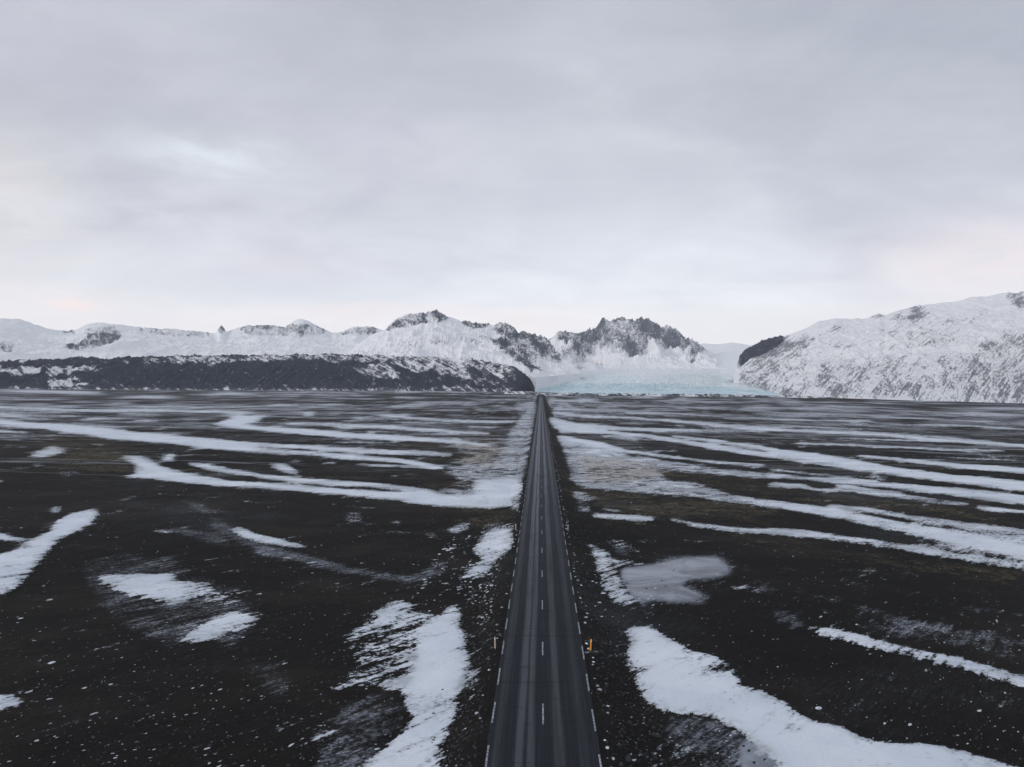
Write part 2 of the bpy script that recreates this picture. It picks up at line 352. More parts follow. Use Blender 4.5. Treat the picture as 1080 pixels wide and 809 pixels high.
stroke(snow, [(115,270,20),(180,288,36),(250,300,40),(400,340,45),(550,375,40),(700,407,40),(850,450,48),(975,487,45)], 1, H_)
stroke(ice, [(60,130,12),(200,155,14),(350,200,16),(450,240,30),(600,265,36),(750,290,36),(960,330,20)], .75, H_)
stroke(ice, [(450,130,8),(700,190,14),(960,215,16)], .7, H_); stroke(ice, [(0,222,40),(60,245,30),(120,262,16)], 1.1, H_)
stroke(ice, [(280,98,8),(400,110,10)], .7, H_); stroke(ice, [(300,262,12),(500,290,40),(700,330,30),(960,380,30)], .55, H_)
stroke(snow, [(150,150,6),(210,152,8)], .6, H_)
# -- grass and heath
poly(grass, [(180,190),(400,200),(560,250),(560,360),(300,340),(160,300)], .75, A)
poly(grass, [(700,375),(900,385),(950,400),(900,425),(700,412)], .9, B); poly(grass, [(840,270),(1000,270),(1010,320),(880,330)], 1.1, B)
poly(grass, [(620,225),(900,240),(880,262),(600,250)], .7, B); poly(grass, [(800,480),(1080,480),(1080,590),(950,600),(820,560)], .7, B)
poly(grass, [(-60,260),(120,250),(170,330),(120,450),(-80,440),(-30,360)], 1.0, RR); poly(grass, [(0,440),(200,440),(200,480),(0,480)], .5, RR)
poly(grass, [(190,430),(700,465),(1060,520),(1060,590),(700,560),(300,520)], .75, C_)
poly(grass, [(250,560),(1060,620),(1060,680),(500,600),(250,590)], .7, C_)
poly(grass, [(540,345),(1060,400),(1060,460),(800,430),(580,385)], .5, C_)
poly(grass, [(0,620),(1080,760),(1080,860),(600,760),(0,680)], .85, D_); poly(grass, [(0,420),(400,430),(1080,560),(1080,590),(500,510),(0,450)], .7, D_)
poly(grass, [(0,290),(1080,430),(1080,450),(0,330)], .4, D_)
poly(grass, [(-100,95),(1400,110),(1400,160),(-100,140)], .3, A)
poly(grass, [(60,650),(160,640),(240,809),(110,809),(60,300)], .35, G_)

poly(grass, [(-200,435),(540,428),(600,428),(1300,440),(1300,540),(620,530),(520,540),(-200,500)], .28)
# far flats: river-braided stripes drawn where the photograph only shows thin lines
yy = (np.arange(CH*SSC)+.5)/SSC+CY0; xx = (np.arange(CW*SSC)+.5)/SSC+CX0
PX, PY = np.meshgrid(xx[::2], yy[::1])
PYh = PY-(408+(PX-570.5)*math.tan(ROLL))
far = fbm(PX/75+3, (PY-PX*0.012)/2.0, 41, 4, 0.6)
fm = np.clip((far-0.575)*11+.5, 0, 1)*np.clip(1-(PYh-22)/70, 0, 1)**.8*np.clip((PYh-2)/4, 0, 1)*.8
def up2(a): return np.repeat(a, 2, axis=1).astype(np.float32)
fm = up2(fm)
gap = (np.abs(np.repeat(PX, 2, axis=1)-570.5) < 0.42*np.repeat(PYh, 2, axis=1))
fm[gap] = 0
sp3 = fbm(PX/13+31, PY/2.6+7, 93, 3, .5)
spk = up2(np.clip((sp3-.70)*14, 0, 1)*np.clip((PYh-18)/12, 0, 1)*np.clip((190-PYh)/60, 0, 1)*.8); spk[gap] = 0
snow = np.maximum(np.maximum(snow, fm*.9), spk)
far2 = fbm(PX/34+9, (PY-PX*0.012)/1.3+4, 57, 5, 0.66)
f2 = np.clip((far2-.47)*5+.25, 0, 1)*np.clip(1-(PYh-18)/45, 0, 1)*.85
f2 = np.repeat(f2, 2, axis=1).astype(np.float32); f2[gap] = 0

# soften: wider blur near the camera
def soften(cv, k=1.0):
    near = .35*blur(cv, 2.2*k, 1.3*k)+.65*blur(cv, 9.0*k, 5.0*k); mid = .4*blur(cv, 2.0*k, .8*k)+.6*blur(cv, 7.0*k, 1.8*k); farb = .5*blur(cv, 1.5*k, 0.4*k)+.5*blur(cv, 6.0*k, 0.9*k)
    t = np.clip((yy-430)/90, 0, 1)[:, None]; u = np.clip((yy-520)/130, 0, 1)[:, None]
    return ((farb*(1-t)+mid*t)*(1-u)+near*u).astype(np.float32)
snow_m, ice_m, grass_m = soften(snow), soften(ice, 1.25), soften(grass, 3.0)
def up2(a): return np.repeat(a, 2, axis=1).astype(np.float32)
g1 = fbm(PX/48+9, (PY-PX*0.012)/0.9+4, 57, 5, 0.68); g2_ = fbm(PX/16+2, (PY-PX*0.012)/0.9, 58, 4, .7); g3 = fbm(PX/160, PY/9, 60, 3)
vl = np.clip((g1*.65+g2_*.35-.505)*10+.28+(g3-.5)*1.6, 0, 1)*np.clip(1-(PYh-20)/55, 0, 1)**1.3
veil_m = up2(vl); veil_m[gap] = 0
ROUGH = blur(((snow > .2) & (snow < .8)).astype(np.float32), 4, 2)

# ------------------------------------------------------------------ mesh helper
def grid_mesh(name, V, nr, nc, mat, attrs=None, uv=None, smooth=True):
    me = bpy.data.meshes.new(name)
    i = np.arange(nr*nc).reshape(nr, nc)
    f = np.stack([i[:-1, :-1], i[:-1, 1:], i[1:, 1:], i[1:, :-1]], -1).reshape(-1, 4)
    me.vertices.add(nr*nc); me.vertices.foreach_set('co', V.reshape(-1).astype(np.float32))
    me.loops.add(f.size); me.loops.foreach_set('vertex_index', f.reshape(-1).astype(np.int32))
    me.polygons.add(len(f)); me.polygons.foreach_set('loop_start', np.arange(0, f.size, 4, dtype=np.int32))
    me.update(calc_edges=True)
    me.polygons.foreach_set('use_smooth', np.full(len(f), smooth))
    for k, v in (attrs or {}).items():
        a = me.attributes.new(k, 'FLOAT', 'POINT'); a.data.foreach_set('value', v.reshape(-1).astype(np.float32))
    if uv is not None:
        a = me.attributes.new('flow', 'FLOAT_VECTOR', 'POINT')
        a.data.foreach_set('vector', np.concatenate([uv.reshape(-1, 2), np.zeros((nr*nc, 1))], 1).reshape(-1).astype(np.float32))
    me.materials.append(mat); o = bpy.data.objects.new(name, me); COL.objects.link(o)
    return o
def raw_mesh(name, V, Fc, mat, parent=None, smooth=False):
    me = bpy.data.meshes.new(name); me.from_pydata([tuple(v) for v in V], [], [tuple(f) for f in Fc]); me.materials.append(mat)
    if smooth: me.polygons.foreach_set('use_smooth', [True]*len(me.polygons))
    o = bpy.data.objects.new(name, me); COL.objects.link(o)
    if parent: o.parent = parent
    return o
def tag(o, label=None, cat=None, group=None, kind=None):
    for k, v in (('label', label), ('category', cat), ('group', group), ('kind', kind)):
        if v: o[k] = v
    return o
def material(name):
    m = bpy.data.materials.new(name); m.use_nodes = True; m.node_tree.nodes.clear()
    k = NT(m.node_tree); b = k.n('ShaderNodeBsdfPrincipled'); o = k.n('ShaderNodeOutputMaterial')
    m.node_tree.links.new(b.outputs[0], o.inputs[0]); return m, k, b
def attr(k, name): return k.n('ShaderNodeAttribute', attribute_name=name).outputs

SNOW = (0.74, 0.79, 0.86, 1); 
# ------------------------------------------------------------------ ground
m_ground, k, b = material('black_sand_and_snow')
pos = k.n('ShaderNodeNewGeometry').outputs['Position']
sn, ic, gr, rg = attr(k, 'snow')[2], attr(k, 'ice')[2], attr(k, 'grass')[2], attr(k, 'rough')[2]
wrot = k.mapping(pos, rot=(0, 0, math.radians(-49))); wind = k.mapping(wrot, scale=(0.24, 1.5, 1))        # wind-combed from upper right to lower left
n1 = k.noise(pos, 0.32, 9, 0.68)
n2 = k.noise(wind, 0.9, 8, 0.7, 0.3); n2b = k.noise(k.mapping(wrot, scale=(.5, 1.4, 1), loc=(5, 5, 0)), .22, 8, .68, .4)
n3 = k.noise(pos, 2.2, 8, 0.78); nearw = k.ss(k.sep(pos)[1], 130.0, 75.0, 0.25, 1.0)
n0 = k.noise(k.mapping(pos, scale=(0.45, 1, 1)), 0.06, 9, 0.7)
nn = k.m('ADD', k.m('MULTIPLY', k.m('SUBTRACT', n1, 0.5), 0.9), k.m('MULTIPLY', k.m('MULTIPLY', k.m('SUBTRACT', n2, 0.5), 1.6), nearw))
nn = k.m('ADD', nn, k.m('ADD', k.m('MULTIPLY', k.m('SUBTRACT', n0, 0.5), 1.1), k.m('MULTIPLY', k.m('MULTIPLY', k.m('SUBTRACT', n2b, .5), .9), nearw)))
nn = k.m('ADD', nn, k.m('MULTIPLY', k.m('SUBTRACT', n3, 0.5), 1.5))
amp = k.m('ADD', 1.15, k.m('MULTIPLY', rg, 0.7))
sv_ = k.m('ADD', sn, k.m('MULTIPLY', nn, amp))
sfac = k.m('MULTIPLY', k.ss(sv_, 0.45, 0.56), k.ss(sv_, 0.50, 0.86, 0.70, 1.0))
# small tufts and lee drifts scattered over the sand
vo = k.n('ShaderNodeTexVoronoi', feature='F1'); k.put(vo.inputs['Vector'], k.mapping(wrot, scale=(0.42, 1.3, 1))); vo.inputs['Scale'].default_value = 1.0
rad = k.m('MULTIPLY', k.ss(k.sep(vo.outputs['Color'])[0], 0.78, 1.0), k.ss(k.noise(pos, 0.05, 3), 0.35, 0.65, 0.02, 0.085))
sp = k.ss(vo.outputs['Distance'], k.m('MULTIPLY', rad, 1.25), k.m('MULTIPLY', rad, 0.75))
sp = k.m('MULTIPLY', k.m('MULTIPLY', sp, .6), k.m('GREATER_THAN', rad, 0.012))
# faint frost
fine = k.noise(wind, 3.2, 8, 0.78)
frost = k.ss(k.m('ADD', k.m('MULTIPLY', k.noise(pos, 0.02, 5, 0.6), 0.9), k.m('MULTIPLY', fine, 0.5)), 0.72, 0.98, 0.0, 0.11)
sandn = k.noise(pos, 6.0, 6, 0.75)
sand = k.mix(k.ss(sandn, .3, .7), (0.0020, 0.0019, 0.0019, 1), (0.0165, 0.0155, 0.0148, 1))
sand = k.mix(k.m('MULTIPLY', k.ss(k.noise(k.mapping(pos, scale=(.6, 1, 1)), .05, 10, .74), .46, .66), .8), sand, (0.026, 0.023, 0.020, 1))
sand = k.mix(k.m('MULTIPLY', k.ss(k.noise(pos, 2.2, 9, .85), .60, .70), .5), sand, (0.055, 0.056, 0.060, 1))
sand = k.mix(k.m('MULTIPLY', k.ss(k.noise(pos, 0.012, 4), 0.4, 0.65), .7), sand, (0.0034, 0.0032, 0.0032, 1))
hn = k.noise(k.mapping(pos, scale=(1, 1, 1), loc=(9, 4, 2)), 1.1, 8, 0.75)
heath = k.mix(k.ss(hn, 0.42, 0.6), (0.010, 0.010, 0.008, 1), (0.090, 0.076, 0.048, 1))
straw = k.mix(k.ss(k.noise(pos, 0.8, 8, 0.7), 0.4, 0.62), (0.06, 0.055, 0.04, 1), (0.33, 0.27, 0.20, 1))
heath = k.mix(k.ss(gr, 0.9, 1.05), heath, straw)
gr2 = k.m('ADD', gr, k.m('MULTIPLY', k.m('ADD', k.m('MULTIPLY', k.m('SUBTRACT', n1, 0.5), 1.2), k.m('ADD', k.m('SUBTRACT', n3, .5), k.m('MULTIPLY', k.m('SUBTRACT', n0, .5), 1.6))), 1.6))
hf = k.ss(gr2, 0.35, 0.95)
base = k.mix(hf, sand, heath)
base = k.mix(frost, base, (0.42, 0.46, 0.53, 1))
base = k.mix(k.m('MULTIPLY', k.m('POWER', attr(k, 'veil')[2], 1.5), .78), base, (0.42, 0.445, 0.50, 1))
# old braided water channels that hold thin snow
cpos = k.mapping(pos, rot=(0, 0, math.radians(9))); cpos = k.mapping(cpos, scale=(0.20, 1, 1))
chn = k.m('ABSOLUTE', k.m('SUBTRACT', k.noise(cpos, .030, 6, .62, .9), .5))
cpat = k.m('MULTIPLY', k.ss(k.noise(k.mapping(pos, scale=(.5, 1, 1), loc=(50, 9, 0)), .009, 5, .6), .42, .58), k.ss(n3, .30, .56))
chf = k.m('MULTIPLY', k.m('MULTIPLY', k.ss(chn, .022, .006), cpat), k.ss(k.sep(pos)[1], 145.0, 260.0, 0.0, .62))
chf = k.m('MULTIPLY', chf, k.ss(k.m('ABSOLUTE', k.sep(pos)[0]), 7.0, 12.0))
base = k.mix(chf, base, (0.50, 0.54, 0.60, 1))
# thin grey ice and dusted snow
iv = k.m('ADD', ic, k.m('MULTIPLY', nn, 1.15))
ifac = k.ss(iv, 0.28, 0.9, 0, 0.95)
icol = k.mix(k.ss(k.noise(pos, 0.16, 6, 0.6, 1.2), 0.36, 0.66), (0.16, 0.18, 0.21, 1), (0.34, 0.37, 0.43, 1))
ifr = k.m('MULTIPLY', ifac, k.m('ADD', k.ss(ic, 0.75, 0.98), k.m('MULTIPLY', k.ss(k.m('ADD', fine, k.m('MULTIPLY', k.m('SUBTRACT', k.noise(pos, 4.0, 6, .8), .5), .9)), 0.44, 0.58, 0.08, 1.0), k.m('SUBTRACT', 1.0, k.ss(ic, 0.75, 0.98)))))
base = k.mix(ifr, base, icol)
scol = k.mix(k.ss(k.noise(pos, 0.09, 6, 0.6), 0.3, 0.7), (0.60, 0.66, 0.74, 1), SNOW)
# thin snow with straw poking through
thin = k.m('MULTIPLY', k.ss(k.m('ADD', k.noise(k.mapping(pos, scale=(.5, 1, 1)), 0.12, 9, 0.78), k.m('MULTIPLY', gr, 0.12)), 0.47, 0.62), k.m('ADD', k.m('MULTIPLY', k.ss(sn, 1.0, 0.72), 0.75), k.m('MULTIPLY', gr, 0.25)), clamp=True)
scol = k.mix(k.m('MULTIPLY', thin, 0.7), scol, k.mix(k.ss(gr, .3, .9), (0.16, 0.175, 0.20, 1), (0.30, 0.25, 0.20, 1)))
allw = k.m('MAXIMUM', sfac, k.m('MULTIPLY', sp, 0.8))
colg = k.mix(allw, base, scol)
k.put(b.inputs['Base Color'], colg)
k.put(b.inputs['Roughness'], k.mix(k.m('MULTIPLY', ifr, k.ss(ic, 0.9, 1.15)), (0.95, 0.95, 0.95, 1), (0.42, 0.42, 0.42, 1)))
b.inputs['Specular IOR Level'].default_value = 0.12
hgt = k.m('ADD', k.m('MULTIPLY', sandn, 0.12), k.m('ADD', k.m('MULTIPLY', sfac, 0.14), k.m('ADD', k.m('MULTIPLY', n1, 0.35), k.m('MULTIPLY', n2b, 1.1))))
k.put(b.inputs['Normal'], k.bump(hgt, 0.55, 0.5))

GZ = -0.9
def axis_y():
    ys = [-400, -250, -150, -80, -30, 0, 12, 22, 28]; y = 30.0
    while y < 14000:
        ys.append(y); y += max(0.18, min(y*y/17400*1.15, 55 if y < 3000 else 400))
    return np.array(ys+[14500.0])
def axis_x():
    xs = [0.0, 1.2, 2.4]; x = 3.3
    while x < 14000:
        xs.append(x); x += 0.30 if x < 8 else max(0.32, x/540*3.6)
    xs = np.array(xs); return np.concatenate([-xs[:0:-1], xs])
gy, gx = axis_y(), axis_x()
GX, GY = np.meshgrid(gx, gy)
def bank(X):
    a = np.abs(X); t = np.clip((a-3.7)/3.2, 0, 1); t = t*t*(3-2*t)
    return -0.03+(GZ+0.03)*t
und = (fbm(GX/38, GY/38, 5, 4)-.5)*.5+(fbm(GX/5, GY/5, 9, 3)-.5)*.14
und *= np.clip((np.abs(GX)-6)/10, 0, 1)
px, py = project(GX, GY, np.full_like(GX, GZ)+0*GX)
zb = bank(GX)
px2, py2 = project(GX, GY, zb)
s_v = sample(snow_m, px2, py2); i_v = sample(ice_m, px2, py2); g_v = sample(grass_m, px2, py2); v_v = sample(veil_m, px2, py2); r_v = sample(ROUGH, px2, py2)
outside = (px2 < CX0+5) | (px2 > CX0+CW-5) | (py2 > CY0+CH-5) | (GY < 5)
gen = np.clip((fbm(GX/90+4, GY/40, 77, 4)-.56)*6+.4, 0, 1)
s_v = np.where(outside, gen, s_v); g_v = np.where(outside, .2, g_v)
edge = np.abs(GX) < 3.9
s_v = np.where(edge, 0, s_v); i_v = np.where(edge, 0, i_v); g_v = np.where(edge, 0, g_v)
snowh = np.clip(s_v-.4, 0, .4)/.4*0.10*(np.abs(GX) > 4.5)
GZm = zb+und+snowh
GZm = np.where(GY > 13000, GZm, GZm)
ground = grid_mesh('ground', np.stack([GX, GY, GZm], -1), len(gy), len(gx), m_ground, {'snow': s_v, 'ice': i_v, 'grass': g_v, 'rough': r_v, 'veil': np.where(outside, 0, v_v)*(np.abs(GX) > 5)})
tag(ground, 'black sand plain with patches and long bands of snow', 'ground', kind='structure')
def ground_z(X, Y):
    X = np.asarray(X, float); Y = np.asarray(Y, float)
    u = ((fbm(X/38, Y/38, 5, 4)-.5)*.5+(fbm(X/5, Y/5, 9, 3)-.5)*.14)*np.clip((np.abs(X)-6)/10, 0, 1)
    return bank(X)+u

# ------------------------------------------------------------------ road
m_road, k, b = material('worn_asphalt')
pos = k.n('ShaderNodeNewGeometry').outputs['Position']; q = k.sep(pos)
st = k.comb(k.m('MULTIPLY', q[0], 1.0), k.m('MULTIPLY', q[1], 0.012), 0.0)
s1 = k.noise(st, 2.2, 5, 0.65); s2 = k.noise(st, 7.0, 3, 0.6)
def lane(x0, wd, edge=.5):   # pale worn wheel track
    dx = k.m('ABSOLUTE', k.m('SUBTRACT', k.m('ADD', q[0], k.m('MULTIPLY', k.m('SUBTRACT', k.noise(pos, 0.03, 3), 0.5), 0.35)), x0))
    return k.ss(dx, wd, wd*edge)
tr = k.m('ADD', k.m('MULTIPLY', lane(-1.45, 0.36), 1.0), k.m('MULTIPLY', lane(0.95, 0.45), 0.72))
tr = k.m('ADD', tr, k.m('MULTIPLY', lane(-.72, .3), .9)); tr = k.m('ADD', tr, k.m('MULTIPLY', lane(-1.1, .7), .3))
tr = k.m('ADD', tr, k.m('MULTIPLY', lane(-2.75, 0.4), 0.45)); tr = k.m('ADD', tr, k.m('MULTIPLY', lane(2.45, 0.4), 0.32))
f1 = k.m('ADD', k.m('MULTIPLY', tr, k.ss(s1, 0.3, 0.62)), k.m('MULTIPLY', k.ss(s2, 0.5, 0.75), 0.30), clamp=True)
far_ = k.ss(q[1], 40.0, 260.0, 0.0, 1.0)      # asphalt and wheel tracks turn paler further up the road
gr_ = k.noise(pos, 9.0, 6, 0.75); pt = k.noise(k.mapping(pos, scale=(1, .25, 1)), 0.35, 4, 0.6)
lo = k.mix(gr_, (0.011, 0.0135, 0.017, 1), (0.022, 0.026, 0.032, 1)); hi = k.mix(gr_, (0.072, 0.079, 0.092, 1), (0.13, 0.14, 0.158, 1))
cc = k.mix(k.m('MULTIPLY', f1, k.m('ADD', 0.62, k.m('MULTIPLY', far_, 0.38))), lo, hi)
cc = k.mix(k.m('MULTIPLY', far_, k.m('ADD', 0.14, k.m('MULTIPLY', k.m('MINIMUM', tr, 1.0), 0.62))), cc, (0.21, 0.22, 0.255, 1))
cc = k.mix(k.m('MULTIPLY', k.ss(pt, 0.5, 0.8), 0.35), cc, (0.012, 0.013, 0.016, 1))
cra = k.noise(k.mapping(pos, scale=(0.05, 1, 1)), 0.55, 2, 0.5)
cc = k.mix(k.m('MULTIPLY', k.ss(k.m('ABSOLUTE', k.m('SUBTRACT', cra, 0.5)), 0.006, 0.002), 0.35), cc, (0.006, 0.006, 0.008, 1))
k.put(b.inputs['Base Color'], cc); b.inputs['Roughness'].default_value = 0.85; b.inputs['Specular IOR Level'].default_value = 0.12
k.put(b.inputs['Normal'], k.bump(gr_, 0.4, 0.02))
HWD = 3.42
ys = np.concatenate([np.arange(-60, 160, 0.35), np.arange(160, 1560, 3.0)])
V = []; 
for i, y in enumerate(ys):
    jl = (random.random()-.5)*.09; jr = (random.random()-.5)*.09
    V += [(-HWD-.05+jl, y, -0.06), (-HWD+jl, y, 0.02), (0, y, 0.055), (HWD+jr, y, 0.02), (HWD+.05+jr, y, -0.06)]
# bend to the right at the far end
yc = ys[-1]; Rb = 260.0
for a in np.linspace(0.02, math.pi/2*.92, 40):
    cx_, cy_ = Rb, yc
    for off, z in ((-HWD-.05, -0.06), (-HWD, 0.02), (0, 0.055), (HWD, 0.02), (HWD+.05, -0.06)):
        r = Rb-off; V.append((cx_-r*math.cos(a), cy_+r*math.sin(a), z-0.0))
n = len(V)//5; Fc = []
for i in range(n-1):
    for j in range(4): Fc.append((i*5+j, i*5+j+1, i*5+5+j+1, i*5+5+j))
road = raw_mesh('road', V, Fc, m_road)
tag(road, 'straight two lane asphalt road running to the glacier', 'road', kind='structure')

m_paint, k, b = material('worn_white_paint')
pos = k.n('ShaderNodeNewGeometry').outputs['Position']
wear = k.ss(k.noise(pos, 5.0, 6, 0.75), 0.40, 0.60)
wear = k.m('MULTIPLY', wear, k.ss(k.sep(pos)[1], 60.0, 150.0, 1.0, 0.22))
k.put(b.inputs['Base Color'], k.mix(wear, (0.09, 0.10, 0.12, 1), (0.36, 0.40, 0.44, 1)))
b.inputs['Roughness'].default_value = 0.8
def dash(x, y, L, wd, parent=road, name='lane_marking', z=None):
    z = 0.055-abs(x)/HWD*0.035+0.006
    ny = 5; V = []
    for i in range(ny):
        yy_ = y+L*i/(ny-1); j = random.uniform(-.012, .012)
        V += [(x-wd/2+j, yy_, z), (x+wd/2+j, yy_, z)]
    return V, [(2*i, 2*i+1, 2*i+3, 2*i+2) for i in range(ny-1)]
spec = []
for i in range(-2, 120): spec.append((0.0, 46.95+12.1*i, 3.1, .11))
for i in range(-3, 240): spec.append((3.34, 46.35+6.05*i, 3.1, .11)); spec.append((-3.33, 47.1+6.05*i, 3.1, .11))
spec.sort(key=lambda s: s[1])
cnt = 0; RV, RF = [], []
for s in spec:
    if s[1] < 38: continue
    v, f = dash(*s)
    if cnt < 100: raw_mesh('lane_marking', v, f, m_paint, road); cnt += 1
    else:
        o_ = len(RV); RV += v; RF += [tuple(i+o_ for i in q_) for q_ in f]
tag(raw_mesh('lane_marking', RV, RF, m_paint, road), kind='stuff')

# ------------------------------------------------------------------ marker posts
def simple_mat(name, c, rough=0.6, var=0.25, sc=20):
    m, k, b = material(name); p = k.n('ShaderNodeTexCoord').outputs['Object']
    n_ = k.noise(p, sc, 5, 0.6)
    k.put(b.inputs['Base Color'], k.mix(n_, tuple(v*(1-var) for v in c[:3])+(1,), tuple(min(1, v*(1+var)) for v in c[:3])+(1,)))
    b.inputs['Roughness'].default_value = rough; return m
m_yel = simple_mat('yellow_plastic', (0.78, 0.30, 0.03)); m_pale = simple_mat('pale_plastic', (0.42, 0.36, 0.30))  # pale beige for the left posts and the farther right one
m_refl = simple_mat('reflector', (0.75, 0.75, 0.72), 0.25); m_foot = simple_mat('post_sleeve', (0.05, 0.05, 0.05))
def prism(w0, w1, d0, d1, z0, z1, slope=0.0):
    V = [(-w0/2, -d0/2, z0), (w0/2, -d0/2, z0), (w0/2, d0/2, z0), (-w0/2, d0/2, z0),
         (-w1/2, -d1/2, z1), (w1/2, -d1/2, z1), (w1/2, d1/2, z1+slope), (-w1/2, d1/2, z1+slope)]
    return V, [(3, 2, 1, 0), (4, 5, 6, 7), (0, 1, 5, 4), (1, 2, 6, 5), (2, 3, 7, 6), (3, 0, 4, 7)]
def make_post(mat):
    root = bpy.data.objects.new('marker_post', None); COL.objects.link(root); root.empty_display_size = .2
    v, f = prism(.13, .12, .06, .05, 0.10, 1.02, 0.03); o = raw_mesh('post_body', v, f, mat, root)
    bm_ = o.modifiers.new('b', 'BEVEL'); bm_.width = .012; bm_.segments = 2
    v, f = prism(.15, .135, .08, .07, -0.15, 0.12); raw_mesh('post_sleeve', v, f, m_foot, root)
    v, f = prism(.07, .07, .012, .012, 0.80, 0.94)
    v = [(a, c-.032, e) for a, c, e in v]; raw_mesh('reflector', v, f, m_refl, root)
    return root
def copy_tree(o):
    c = o.copy(); COL.objects.link(c)
    for ch in list(o.children):
        q = ch.copy(); COL.objects.link(q); q.parent = c
    return c
NUMW = ['nearest', 'second', 'third', 'fourth', 'fifth', 'sixth']
py_, pw_ = make_post(m_yel), make_post(m_pale)
for side, proto, desc in ((1, py_, 'yellow marker post on the right verge of the road'), (-1, pw_, 'pale marker post on the left verge of the road')):
    for i in range(2):
        o = proto if i == 0 else copy_tree(proto)
        x = 3.98*side; y = 60.4+50*i
        o.location = (x, y, float(ground_z(x, y))+0.0); o.rotation_euler = (random.uniform(-.02, .02), side*.03+random.uniform(-.02, .02), random.uniform(-.1, .1))
        if side > 0 and i == 1:
            for ch in o.children:
                if ch.name.startswith('post_body'): ch.data = ch.data.copy(); ch.data.materials[0] = m_pale
        o['label'] = (desc if i == 0 else desc.replace('yellow', 'greyish'))+(', nearest to the viewer' if i == 0 else ', farther one up the road'); o['category'] = 'marker post'
        o['group'] = 'marker posts along the road verges'

# ------------------------------------------------------------------ mountains
def terrain(name, crest, foot, rock, mat, px0, px1, nc, nr=110, bump_m=30, crest_m=6, gul=90.0, back=1500, seed=1, s_pow=1.0, rad=320.0, dz_rock=1.0, backslope=.5, smooth=True, jag=2.0):
    """crest, foot: lists of (px, py, distance); a real height field standing at that distance"""
    PXs = np.linspace(px0, px1, nc)
    it = lambda L, j: np.interp(PXs, [p[0] for p in L], [p[j] for p in L])
    cy, cD, fy, fD = it(crest, 1), it(crest, 2), it(foot, 1), it(foot, 2)
    tf = np.linspace(0, 1, nr)[:, None]; nb = 14
    D = fD[None]+(cD-fD)[None]*tf
    kk = max(3, int(44*nc/(px1-px0))); pad = np.pad(cy, kk, 'edge'); k2 = kk//2; mx = np.max([np.roll(pad, i) for i in range(-k2, k2+1, 2)], 0)
    cyS = np.convolve(np.convolve(mx, np.ones(kk)/kk, 'same'), np.ones(k2)/k2, 'same')[kk:-kk]
    cyS = np.minimum(cyS, fy) if smooth else cy
    rc_ = sample(rock, PXs, cy+2.5)
    cyj = cy+((fbm(PXs/2.6, PXs*0+seed, seed, 4, .65)-.5)*jag+(fbm(PXs/11., PXs*0+seed, seed+3, 3)-.5)*jag)*np.clip(rc_*1.6, .12, 1)
    dl = np.clip((tf-.45)/.55, 0, 1)**2.2
    yp = fy[None]+(cyS-fy)[None]*tf**s_pow+(cyj-cyS)[None]*dl
    PXg = np.repeat(PXs[None], nr, 0)
    r = ray(PXg, yp); hl = np.hypot(r[..., 0], r[..., 1])
    X = CAMX+r[..., 0]/hl*D; Y = r[..., 1]/hl*D; Z = CAMZ+r[..., 2]/hl*D
    rk = sample(rock, PXg, yp)
    arc = (PXg-540)/F*D; 
    env = np.sin(np.pi*np.clip(tf, 0, 1)*.93)**.7
    sc = np.clip((fy-cy)/25, .05, 1)[None]
    g = ridged(arc/gul+Z/rad*.15, D/rad, seed, 6)-.5
    g2 = ridged(X/(gul*2.6), Y/(gul*2.6), seed+5, 6)-.45
    dz = (g*bump_m*(.35+.65*rk*dz_rock)+g2*bump_m*.9)*env*sc
    dz += (ridged(arc/(gul*.28), D/(gul*.3)+Z/40, seed+9, 4)-.5)*crest_m*(.15+.85*rk)*np.clip(tf*6, 0, 1)*np.clip(sc*1.5, 0, 1)
    Z = Z+dz
    tb = np.linspace(0, 1, nb+1)[1:, None]
    hx, hy = r[-1, :, 0]/hl[-1], r[-1, :, 1]/hl[-1]
    Db = cD[None]+back*tb
    Xb = CAMX+hx*Db; Yb = hy*Db
    Zb = Z[-1][None]-(back*tb)*backslope*(1-.35*tb)
    Zb = np.maximum(Zb, GZ-30)+(ridged(Xb/(gul*2.6), Yb/(gul*2.6), seed+5, 5)-.45)*bump_m*.4*tb
    # skirt down to the plain at the foot
    Dk = fD*0.995
    Xk = CAMX+r[0, :, 0]/hl[0]*Dk; Yk = r[0, :, 1]/hl[0]*Dk
    Vt = np.concatenate([np.stack([Xk, Yk, np.minimum(Z[0]-8, GZ-8)], -1)[None], np.stack([X, Y, Z], -1), np.stack([Xb, Yb, Zb], -1)], 0)
    R_ = np.concatenate([rk[:1], rk, np.repeat(rk[-1:], nb, 0)*.6], 0)
    arcU = (PXg-540)/F*float(np.mean(fD)*.5+np.mean(cD)*.5)
    U = np.concatenate([arcU[:1], arcU, np.repeat(arcU[-1:], nb, 0)], 0)/100; Dd = np.concatenate([D[:1], D, Db], 0)/100
    o = grid_mesh(name, Vt, nr+1+nb, nc, mat, {'rock': R_}, np.stack([U, Dd], -1))
    return o

